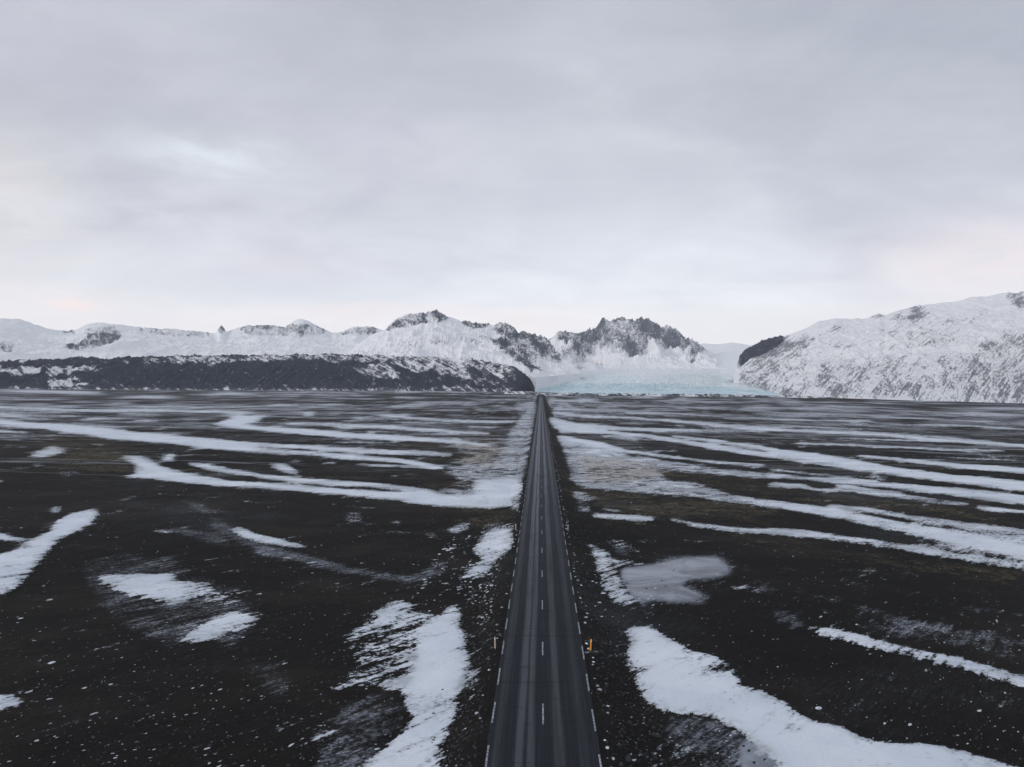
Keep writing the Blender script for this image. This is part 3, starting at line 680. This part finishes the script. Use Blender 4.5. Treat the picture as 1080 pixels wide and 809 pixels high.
def mountain_mat(name, rockc=((0.016, 0.022, 0.042), (0.060, 0.070, 0.105)), snowc=(0.84, 0.86, 0.895), fs=2.6, stretch=0.22, amp=1.5, slopew=.5, shear=0.0, sharp=.10, ns=.012, w1=1.1, w2=1.1, w3=2.0, rmax=1.0):
    m, k, b = material(name)
    geo = k.n('ShaderNodeNewGeometry'); pos = geo.outputs['Position']
    fl = k.n('ShaderNodeAttribute', attribute_name='flow').outputs['Vector']
    f = k.sep(fl); q = k.sep(pos)
    fv = k.comb(k.m('ADD', f[0], k.m('MULTIPLY', q[2], shear)), k.m('MULTIPLY', q[2], stretch*.01), k.m('MULTIPLY', f[1], .03))
    iso = k.comb(f[0], k.m('MULTIPLY', q[2], 0.0115), k.m('MULTIPLY', f[1], 0.12))
    a1 = k.noise(fv, fs, 7, 0.68, 0.3)
    a2 = k.noise(iso, ns, 9, 0.72, 0.5)
    a3 = k.noise(iso, ns*9, 7, 0.85)
    rk = attr(k, 'rock')[2]
    nz = k.sep(geo.outputs['Normal'])[2]
    v = k.m('ADD', k.m('MULTIPLY', k.m('SUBTRACT', a1, .5), amp*w1), k.m('MULTIPLY', k.m('SUBTRACT', a2, .5), amp*w2))
    v = k.m('ADD', v, k.m('MULTIPLY', k.m('SUBTRACT', a3, .5), amp*w3))
    v = k.m('ADD', v, rk)
    v = k.m('ADD', v, k.m('MULTIPLY', k.m('SUBTRACT', .93, nz), slopew))
    rf = k.ss(v, .5-sharp, .5+sharp)
    rf = k.m('MULTIPLY', rf, k.ss(rk, 0.02, 0.14, 0.0, rmax)) if rmax >= 1 else k.m('MULTIPLY', rf, k.m('MAXIMUM', k.ss(rk, 0.02, 0.14, 0.0, rmax), k.ss(rk, .7, .9)))
    rc = k.mix(k.m('ADD', k.m('MULTIPLY', k.ss(a3, .35, .65), .55), k.m('MULTIPLY', k.ss(a2, .35, .65), .45)), rockc[0]+(1,), rockc[1]+(1,))
    scl = k.mix(k.ss(a2, .3, .7), tuple(c*.90 for c in snowc)+(1,), snowc+(1,))
    k.put(b.inputs['Base Color'], k.mix(rf, scl, rc)); b.inputs['Roughness'].default_value = .9; b.inputs['Specular IOR Level'].default_value = .1
    k.put(b.inputs['Normal'], k.bump(k.m('ADD', k.m('MULTIPLY', a1, 16.0), k.m('MULTIPLY', a3, 7.0)), 0.4, 1.0))
    return m

def footD(px, py, z=GZ):
    r = ray(px, py); t = (z-CAMZ)/r[2]; return float(math.hypot(r[0], r[1])*t)
def feet(L): return [(x, y, footD(x, y)) for x, y in L]

# rock maps, one per mountain (photo places)
rk1 = canvas()
poly(rk1, [(62,368),(90,357),(105,350),(130,352),(125,358),(108,366),(80,371)], .62)
poly(rk1, [(88,346),(120,344),(128,352),(95,350)], .4); poly(rk1, [(64,348),(76,348),(80,352),(66,352)], .6)
poly(rk1, [(229,349),(231,342),(236,342),(238,348),(234,351)], .62); poly(rk1, [(250,340),(300,340),(345,344),(348,353),(305,355),(255,353)], .44)
poly(rk1, [(355,346),(398,343),(398,352),(360,354)], .45); poly(rk1, [(140,343),(225,346),(220,355),(150,350)], .3); poly(rk1, [(0,364),(14,362),(14,372),(0,374)], .4); poly(rk1, [(32,340),(40,342),(40,346)], .5)
rk2 = canvas()
poly(rk2, [(405,350),(418,337),(432,331),(440,328),(458,326),(462,323),(476,332),(470,337),(462,339),(440,340),(420,345),(412,350)], .40)
poly(rk2, [(438,330),(458,326),(464,323),(474,333),(466,336),(452,332),(446,341),(440,338)], .52); poly(rk2, [(486,335),(520,338),(516,343),(498,343),(488,340)], .62)
poly(rk2, [(518,345),(527,338),(545,343),(549,353),(538,354),(525,349)], .66); poly(rk2, [(512,354),(530,359),(536,366),(548,374),(562,384),(572,390),(560,391),(545,382),(528,368),(514,360)], .62)
poly(rk2, [(548,347),(580,353),(585,366),(578,372),(560,360),(550,354)], .6); poly(rk2, [(525,345),(580,360),(600,380),(560,385),(530,365)], .40); poly(rk2, [(422,358),(505,356),(520,362),(430,364)], .17)
rk3 = canvas()
poly(rk3, [(570,352),(591,345),(625,345),(632,333),(650,331),(672,338),(682,335),(698,342),(714,344),(728,358),(740,362),(745,368),(735,374),(715,372),(702,366),(690,366),(674,373),(658,372),(650,364),(628,367),(616,376),(600,366),(590,362)], .46)
poly(rk3, [(590,362),(596,354),(612,366),(614,375),(604,370)], .92); poly(rk3, [(610,352),(628,350),(632,333),(640,334),(638,352),(630,366),(616,362)], .85)
poly(rk3, [(672,341),(690,338),(698,346),(694,355),(680,352)], .88); poly(rk3, [(698,355),(712,346),(722,360),(716,370),(704,362)], .82); poly(rk3, [(650,333),(666,338),(672,346),(658,342),(644,338)], .72)
poly(rk3, [(655,362),(672,364),(674,373),(660,372)], .8); poly(rk3, [(560,385),(600,368),(640,380),(600,392)], .2); poly(rk3, [(725,372),(740,368),(735,382),(728,384)], .4)
poly(rk3, [(642,342),(666,344),(674,358),(650,360)], .32, mode='set')
rk0 = canvas()
poly(rk0, [(CX0,376),(0,377),(95,374),(260,372),(470,373),(520,378),(548,388),(566,404),(566,418),(CX0,418)], 1.0)
poly(rk0, [(380,372),(470,373),(545,388),(566,404),(566,412),(540,414),(500,402),(450,392),(400,384)], .47, mode='set')
poly(rk0, [(490,386),(540,402),(560,404),(562,410),(520,409),(500,400)], .74, mode='set'); poly(rk0, [(546,388),(552,388),(564,404),(560,410),(545,408)], .85, mode='set')
poly(rk0, [(150,378),(190,376),(330,374),(400,376),(400,384),(330,380),(220,384),(160,386)], .52, mode='set'); poly(rk0, [(370,388),(405,384),(425,400),(390,400)], .5, mode='set')
poly(rk0, [(-200,388),(0,388),(45,388),(42,394),(0,397),(-200,399)], .22, mode='set'); poly(rk0, [(48,390),(100,388),(126,385),(80,395),(55,400),(48,406),(52,401)], .3, mode='set')
poly(rk0, [(20,379),(40,378),(42,382),(20,381)], .2, mode='set'); poly(rk0, [(48,404),(90,398),(75,404),(110,407),(52,407)], .32, mode='set')
poly(rk0, [(CX0,408),(0,408),(300,410),(470,408),(580,411),(580,420),(CX0,420)], .66, mode='set')
rk6 = canvas()
poly(rk6, [(775,396),(850,352),(1000,330),(1340,300),(1340,440),(850,425)], .06)
poly(rk6, [(780,396),(860,380),(960,378),(1080,370),(1340,360),(1340,440),(850,425)], .27)
poly(rk6, [(779,386),(778,370),(796,360),(811,353),(826,353),(829,361),(815,369),(800,374),(790,381),(783,386)], 1.02, mode='set')
poly(rk6, [(829,360),(862,352),(858,362),(835,372),(812,378),(800,384),(800,376),(815,369)], .56); poly(rk6, [(782,392),(830,370),(850,372),(800,398)], .46)
poly(rk6, [(868,344),(885,342),(890,348),(872,350)], .62); poly(rk6, [(785,396),(800,396),(812,399),(805,402),(790,400)], .85); poly(rk6, [(920,331),(932,330),(930,334),(922,335)], .8)
poly(rk6, [(942,332),(968,322),(975,330),(990,328),(972,338),(955,340),(945,346)], .56); poly(rk6, [(1066,306),(1080,306),(1084,324),(1074,324),(1070,316)], .8)
poly(rk6, [(1000,396),(1040,362),(1080,352),(1340,340),(1340,425),(980,424),(975,404)], .43); poly(rk6, [(1040,362),(1080,356),(1200,352),(1200,372),(1060,372)], .52)
poly(rk6, [(870,412),(930,404),(1000,402),(1080,406),(1340,406),(1340,418),(1080,417),(870,420)], .50); poly(rk6, [(840,398),(905,384),(960,380),(940,400),(860,410)], .42)
poly(rk6, [(860,345),(1000,336),(1050,320),(1030,350),(960,372),(880,384),(845,372)], .10, mode='set'); poly(rk6, [(945,348),(1000,338),(1010,358),(960,368)], .30, mode='set')
for cv_ in (rk0, rk1, rk2, rk3): cv_[:] = blur(cv_, 1.2, 0.7)
cliff = np.where(rk6 > 1, rk6, 0).astype(np.float32); rk6 = np.maximum(blur(np.minimum(rk6, .9), 5, 2.5), blur(cliff, 1.0, .7))

mm1 = mountain_mat('snowy_fell_rock', fs=1.6, ns=1.1, amp=1.5, stretch=.4, slopew=.3)
mm2 = mountain_mat('snowy_peak_rock', fs=1.8, ns=1.3, amp=1.7, stretch=.4, slopew=.5, shear=.004)
mm3 = mountain_mat('crag_rock', rockc=((0.012, 0.022, 0.052), (0.055, 0.070, 0.115)), fs=1.2, ns=.9, amp=1.9, stretch=.4, slopew=.35, w3=2.8)
mm0 = mountain_mat('dark_ridge_rock', rockc=((0.008, 0.013, 0.026), (0.040, 0.052, 0.082)), fs=4.5, ns=2.4, amp=1.6, stretch=.40, shear=.016, slopew=.6, w1=1.2, w2=1.6, w3=1.7)
mm6 = mountain_mat('gullied_slope_rock', rockc=((0.012, 0.020, 0.040), (0.048, 0.060, 0.092)), fs=8.5, ns=1.5, amp=1.5, stretch=.22, shear=-.011, slopew=.35, sharp=.17, w1=1.3, w2=1.9, w3=2.2, rmax=.78)

t = terrain('distant_ice_cap', [(640,372,15000),(720,366,15000),(742,362,15000),(756,363.5,15000),(772,361.5,15000),(790,364,15000),(900,366,15000)], [(640,392,11000),(900,388,11000)], canvas(), mm1, 640, 900, 200, 30, 60, 20, 500, seed=3)
tag(t, 'faint far ice cap seen in the gap above the glacier', 'mountain', kind='structure')
t = terrain('snowy_mountain', [(-260,330,7600),(-120,345,7600),(-40,338,7600),(0,336,7600),(20,337,7600),(33,341,7600),(48,345,7600),(62,348,7600),(80,347.5,7600),(92,342,7600),(108,340.5,7600),(125,343,7600),(150,345,7600),(170,346.5,7600),(190,346,7600),(205,349,7600),(226,351,7600),(229,349.5,7600),(231,344.5,7600),(233.5,343,7600),(236,345.5,7600),(239,350,7600),(250,346,7600),(262,343,7600),(280,344,7600),(300,344.5,7600),(308,340,7600),(315,336.5,7600),(320,336.5,7600),(328,340,7600),(338,345,7600),(350,350,7600),(358,350,7600),(372,345,7600),(386,343,7600),(400,347,7600),(450,352,7600)],
            [(-260,392,4400),(450,392,4400)], rk1, mm1, -260, 450, 1400, 130, 85, 30, 190, seed=11, s_pow=.9, jag=2.6)
tag(t, 'rolling snow covered mountains behind the dark ridge on the left', 'mountain', kind='structure')
t = terrain('rocky_mountain', [(555,366,9000),(566,358,9000),(575.6,355,9000),(581.4,351.8,9000),(586,350,9000),(591,348,9000),(596,350,9000),(603,350,9000),(610,352,9000),(616,350.5,9000),(625,348.5,9000),(630.7,345,9000),(632.7,341,9000),(634.6,337,9000),(638.5,335,9000),(643,337,9000),(649.5,333.6,9000),(656,334,9000),(662.5,338,9000),(669,341.4,9000),(674,339.5,9000),(682,338,9000),(689.8,340,9000),(695.6,344.5,9000),(700,347,9000),(706,346,9000),(712.4,346.6,9000),(717.6,351,9000),(724,357.6,9000),(732,361,9000),(738.4,363,9000),(742.3,366.7,9000),(749,370,9000),(756,374,9000),(764,380,9000),(778,388.5,9000)],
            [(555,394,6300),(680,392,6300),(756,388,6300),(778,389,6300)], rk3, mm3, 555, 778, 760, 220, 330, 60, 170, jag=3.4, seed=23, s_pow=.8, rad=500)
tag(t, 'jagged dark crag streaked with snow above the glacier', 'mountain', kind='structure')
t = terrain('snowy_peak', [(370,368,5600),(390,356,5600),(400,350,5600),(406.7,346.7,5600),(411,341,5600),(416.7,337,5600),(424,333.5,5600),(431.7,331,5600),(440,330,5600),(447,330.5,5600),(452,328,5600),(458,328,5600),(461.7,325,5600),(465,328.5,5600),(468,330,5600),(475,333,5600),(481.7,336,5600),(486,338,5600),(490,338,5600),(495,336,5600),(500,338,5600),(506.7,340,5600),(518,341.7,5600),(522,342,5600),(526.7,340,5600),(533,339,5600),(539,341.5,5600),(543,344,5600),(546.7,351,5600),(550,349,5600),(560,351.7,5600),(568,353,5600),(577,357,5600),(586,366,5400),(598,380,5100),(612,392,4800)],
            [(370,392,4000),(540,392,3700),(565,398,3500),(590,396,3900),(612,394,4500)], rk2, mm2, 370, 612, 760, 170, 110, 34, 120, seed=31, s_pow=.95, jag=2.8)
tag(t, 'snowy peak with a rocky summit and a dark rib falling to the glacier', 'mountain', kind='structure')

# glacier
m_gl, k, b = material('glacier_ice')
geo = k.n('ShaderNodeNewGeometry'); pos = geo.outputs['Position']; q = k.sep(pos)
fl = k.n('ShaderNodeAttribute', attribute_name='flow').outputs['Vector']; f = k.sep(fl)
cz = k.n('ShaderNodeAttribute', attribute_name='rock').outputs[2]
n_a = k.noise(k.comb(k.m('MULTIPLY', f[0], .5), k.m('MULTIPLY', f[1], 1.3), 0.0), 1.0, 7, .65, .6)
n_b = k.noise(k.mapping(pos, scale=(1, .35, 1)), .03, 7, .75)
band = k.noise(k.comb(k.m('MULTIPLY', f[0], .35), k.m('MULTIPLY', q[2], .10), k.m('MULTIPLY', f[1], .05)), 1.0, 8, .72, .5)
cz = k.m('ADD', cz, k.m('MULTIPLY', k.m('SUBTRACT', band, .5), k.m('MULTIPLY', k.ss(cz, 0.0, .3), 2.2)), clamp=True)
gcol = k.mix(k.ss(cz, 0, .5), (0.78, 0.82, 0.86, 1), (0.72, 0.81, 0.845, 1))
gcol = k.mix(k.ss(cz, .5, 1.0), gcol, (0.50, 0.68, 0.74, 1))
gcol = k.mix(k.m('MULTIPLY', k.ss(n_a, .46, .62), k.ss(cz, 0, .3, .15, .7)), gcol, (0.74, 0.80, 0.85, 1))
gcol = k.mix(k.m('MULTIPLY', k.ss(n_b, .48, .62), k.ss(cz, .1, .9, 0, .6)), gcol, (0.30, 0.46, 0.55, 1))
k.put(b.inputs['Base Color'], gcol); b.inputs['Roughness'].default_value = .6
k.put(b.inputs['Normal'], k.bump(k.m('ADD', k.m('MULTIPLY', n_a, 8.0), k.m('MULTIPLY', n_b, 10.0)), .5, 1.0))
gk = canvas()
poly(gk, [(540,403),(600,398),(700,395),(760,394),(870,402),(870,430),(540,430)], .42)
poly(gk, [(565,409),(600,406),(640,404),(700,406),(760,408),(850,413),(850,430),(540,430)], 1.0)
gk *= (.55+.9*np.repeat(np.clip(fbm(PX/40, PY/2.2, 91, 4)*1.6-.3, 0, 1), 2, axis=1)).astype(np.float32)
gk = blur(gk, 5, 1.6)
t = terrain('glacier', [(535,396,6800),(560,393,6800),(600,390,6800),(680,388,6800),(705,384,7200),(740,376,8500),(760,371.5,9500),(785,368.5,9500),(840,370,9500),(900,372,9500)],
            [(535,414.5,footD(535,412.5)),(600,416,footD(600,415.0)),(700,417,footD(700,416.0)),(800,418,footD(800,417.0)),(900,419,footD(900,418.3))], gk, m_gl, 535, 900, 800, 170, 22, 16, 45, seed=51, s_pow=.62, dz_rock=1, jag=.4)
tag(t, 'pale turquoise glacier tongue between the crag and the right mountain', 'glacier', kind='structure')
# dark medial moraine on the ice is part of the picture's right side
t = terrain('dark_ridge', [(-260,384,3900),(0,379.5,3900),(30,378.5,3900),(60,377.5,3900),(95,375.5,3900),(115,376.5,3900),(150,376,3900),(200,375,3900),(260,374,3900),(330,373.3,3900),(400,373.8,3900),(458,376,3800),(500,379,3600),(520,382.5,3400),(535,386,3300),(547,390,3150),(555,396,3000),(561,402,2900),(564,409,2800)],
            feet([(-260,407.5),(0,410.2),(150,411.0),(300,411.8),(450,412.6),(564,413.6)]), rk0, mm0, -260, 564, 1500, 130, 44, 12, 60, back=500, seed=61, s_pow=.85, backslope=.12, smooth=False, jag=1.6)
tag(t, 'long dark flat topped ridge with snow streaks on the left', 'ridge', kind='structure')
ft = feet([(872,419.6),(950,422),(1080,425.5),(1340,432)])
t = terrain('gullied_mountain', [(774,391,4100),(776,390,4100),(780.3,374,4100),(783,371,4100),(790,366,4100),(796,362,4100),(803,359,4100),(811,356,4100),(823,355,4100),(832,352.5,4000),(841.7,349.6,4000),(852,345,4000),(863,339,4000),(881,336,4000),(897,336.5,4000),(912,336,4000),(921,333,4000),(927,331.5,4000),(933,333,4000),(945.6,328,4000),(964,323.6,4000),(982,320.6,4000),(1000,319,4000),(1013,317.5,4000),(1025,313,4000),(1043,313,4000),(1055,310,4000),(1064.7,308,4000),(1072,309.5,4000),(1080,308,4000),(1140,300,4000),(1220,306,4000),(1340,318,4000)],
            [(774,392,3700),(776,392,3650),(790,399.5,3200),(811,404.5,2800),(845,413.5,2200),(860,417.5,(2200+ft[0][2])/2)]+ft, rk6, mm6, 774, 1340, 1300, 230, 46, 14, 60, seed=71, s_pow=.9, rad=420, smooth=False, jag=1.2)
tag(t, 'big snowy mountain cut by gullies with a dark cliff at its left end', 'mountain', kind='structure')
# low moraine in front of the glacier
rkm = canvas(); poly(rkm, [(500,400),(900,400),(900,425),(500,425)], .62)
t = terrain('moraine', [(530,412.8,2300),(560,412.5,2250),(585,415,2250),(600,414.3,2200),(630,415.4,2200),(660,414.7,2200),(700,415.8,2200),(730,415.2,2200),(770,416.6,2200),(820,417,2150),(880,418.6,2100)],
            feet([(530,415.6),(600,417.2),(700,418.0),(800,418.8),(880,420.2)]), rkm, mm0, 530, 880, 500, 26, 3.5, 4.0, 22, back=120, seed=81, backslope=.08)
tag(t, 'low dark bumpy moraine in front of the glacier', 'moraine', kind='structure')

# ------------------------------------------------------------------ scattered small things nobody could count
def lumps(name, pts, mat, segs=6, seed=0):
    """pts: (x, y, z, rx, ry, h, ang, shade) flattened irregular lumps in one mesh"""
    V = []; Fc = []; rr = random.Random(seed)
    for (x, y, z, rx, ry, h, ang) in pts:
        o = len(V); ca, sa = math.cos(ang), math.sin(ang)
        for ring, (rf, hf) in enumerate(((1.0, -0.25), (0.8, 0.55))):
            for i in range(segs):
                a = 2*math.pi*i/segs+ring*.3; jr = rr.uniform(.7, 1.25)*rf
                u, v = math.cos(a)*rx*jr, math.sin(a)*ry*jr
                V.append((x+u*ca-v*sa, y+u*sa+v*ca, z+h*hf*rr.uniform(.8, 1.2)))
        V.append((x+rx*.15*rr.uniform(-1, 1), y, z+h))
        for i in range(segs):
            j = (i+1) % segs
            Fc.append((o+i, o+j, o+segs+j, o+segs+i)); Fc.append((o+segs+i, o+segs+j, o+2*segs))
    return raw_mesh(name, V, Fc, mat, smooth=True)

m_sn, k, b = material('wind_packed_snow'); p = k.n('ShaderNodeNewGeometry').outputs['Position']
k.put(b.inputs['Base Color'], k.mix(k.ss(k.noise(p, .7, 4), .4, .6), (0.22, 0.24, 0.27, 1), (0.66, .7, .77, 1))); b.inputs['Roughness'].default_value = .9
m_st, k, b = material('lava_stone'); p = k.n('ShaderNodeNewGeometry')
k.put(b.inputs['Base Color'], k.mix(k.ss(k.m('ADD', k.sep(p.outputs['Normal'])[2], k.m('MULTIPLY', k.noise(p.outputs['Position'], 2, 3), .5)), 1.24, 1.36), k.mix(k.noise(p.outputs['Position'], 6, 5), (0.010, 0.010, 0.012, 1), (0.045, 0.045, 0.05, 1)), (0.5, 0.55, 0.62, 1))); b.inputs['Roughness'].default_value = .95
m_gr, k, b = material('dry_heath'); p = k.n('ShaderNodeNewGeometry').outputs['Position']
k.put(b.inputs['Base Color'], k.mix(k.ss(k.noise(p, .9, 5), .35, .65), (0.018, 0.020, 0.012, 1), (0.085, 0.065, 0.032, 1))); b.inputs['Roughness'].default_value = 1

WA = math.radians(47)
def scatter(n, dmin, dmax, bias=1.0):
    """random plan positions inside and a little beside the field seen, even in picture density"""
    v = RNG.uniform(CAMZ*F/dmax, CAMZ*F/dmin, n); dd = CAMZ*F/v
    u = RNG.uniform(-720, 720, n); X = u*dd/F
    ok = np.abs(X) > 4.6; return X[ok], dd[ok]
def place(n, dmin, dmax, pxr, asp, flat, thr=.45, dens_scale=40, dens=.5, seed=1):
    X, Y = scatter(n, dmin, dmax)
    qx, qy = project(X, Y, np.full_like(X, GZ)); s_ = sample(snow_m, qx, qy)
    dn = fbm(X/dens_scale, Y/dens_scale, seed, 3)
    keep = (s_ < thr) & (dn > dens-RNG.uniform(0, .25, len(X)))
    X, Y = X[keep], Y[keep]; z = ground_z(X, Y); out = []
    for x, y, zz in zip(X, Y, z):
        r = min(random.lognormvariate(0, .55), 2.0)*pxr
        out.append((x, y, float(zz), r*asp*random.uniform(.7, 1.5), r*random.uniform(.7, 1.2), r*flat, WA+random.uniform(-.35, .35)))
    return out
pts = place(4200, 36, 300, .026, 1.9, .6, seed=5, dens=.45)
pts += place(420, 36, 260, .055, 1.9, .6, seed=3, dens=.56)
pts += place(70, 36, 120, .12, 2.0, .45, seed=3, dens=.6)
# ploughed crumbs along the right edge of the asphalt
for i in range(190):
    y = 38+i*.9+random.uniform(-.5, .5)+ (i*i*.006); s_ = 1 if random.random() < .66 else -1
    x = s_*(3.75+abs(random.gauss(0, .32))); r = random.uniform(.04, .15)
    pts.append((x, y, float(ground_z(x, y)), r*1.4, r, r*.7, random.uniform(0, 3)))
# dense drift crumbs on the left verge and round the right verge's snow
for (x0, x1, y0, y1, n_) in ((-9.5, -5.0, 40, 120, 800), (5.2, 13, 38, 90, 160), (-14, -9, 60, 110, 160)):
    for i in range(n_):
        x = random.uniform(x0, x1); y = random.uniform(y0, y1)
        if fbm(np.array([x/4.]), np.array([y/9.]), 12, 3)[0] < .47: continue
        r = random.lognormvariate(-2.75, .5)
        pts.append((x, y, float(ground_z(x, y)), r*2.2, r, r*.7, WA+random.uniform(-.3, .3)))
o = lumps('snow_crumbs', pts, m_sn, 6, 1); tag(o, 'small wind blown snow clumps scattered over the black sand', 'snow', kind='stuff')
pts = place(4500, 36, 200, .06, 1.2, .9, thr=.9, seed=8, dens=.5)
for i in range(3000):
    s_ = random.choice((-1, 1)); x = s_*random.uniform(3.9, 8); y = 38+110*random.random()**1.5; r = random.lognormvariate(-2.6, .4)
    pts.append((x, y, float(ground_z(x, y)), r*1.2, r, r*.9, random.uniform(0, 3)))
o = lumps('stones', pts, m_st, 5, 2); tag(o, 'dark stones scattered over the plain and road verges', 'stones', kind='stuff')
# heath tufts: little fans of blades
X, Y = scatter(26000, 40, 420)
qx, qy = project(X, Y, np.full_like(X, GZ)); gg = sample(grass_m, qx, qy); keep = gg > RNG.uniform(.15, .9, len(X))
V = []; Fc = []
for x, y in zip(X[keep], Y[keep]):
    z = float(ground_z(x, y)); sc_ = random.uniform(.6, 1.3)*max(.16, min(.5, y/450))
    for j in range(5):
        a = random.uniform(0, 6.28); l = sc_*random.uniform(.6, 1.1); w_ = sc_*.16; bx, by = x+math.cos(a)*.1*sc_, y+math.sin(a)*.1*sc_
        tx, ty = bx+math.cos(a)*l*.55, by+math.sin(a)*l*.55; o_ = len(V)
        V += [(bx-w_*math.sin(a), by+w_*math.cos(a), z-.03), (bx+w_*math.sin(a), by-w_*math.cos(a), z-.03), (tx, ty, z+l*.7)]; Fc.append((o_, o_+1, o_+2))
o = raw_mesh('grass', V, Fc, m_gr); tag(o, 'dry brown grass tufts on the plain', 'grass', kind='stuff')

# ------------------------------------------------------------------ haze
m_hz = bpy.data.materials.new('haze'); m_hz.use_nodes = True; t_ = m_hz.node_tree; t_.nodes.clear()
pv = t_.nodes.new('ShaderNodeVolumePrincipled'); pv.inputs['Density'].default_value = 0.000028; pv.inputs['Color'].default_value = (0.93, 0.97, 1.0, 1)
pv.inputs['Anisotropy'].default_value = 0.2
t_.links.new(pv.outputs[0], t_.nodes.new('ShaderNodeOutputMaterial').inputs['Volume'])
x0, x1, y0, y1, z0, z1 = -15000, 15000, -1500, 17500, -60, 1050
V = [(x0,y0,z0),(x1,y0,z0),(x1,y1,z0),(x0,y1,z0),(x0,y0,z1),(x1,y0,z1),(x1,y1,z1),(x0,y1,z1)]
hz = raw_mesh('haze', V, [(3,2,1,0),(4,5,6,7),(0,1,5,4),(1,2,6,5),(2,3,7,6),(3,0,4,7)], m_hz)
tag(hz, 'thin cold haze over the whole plain', 'haze', kind='stuff')
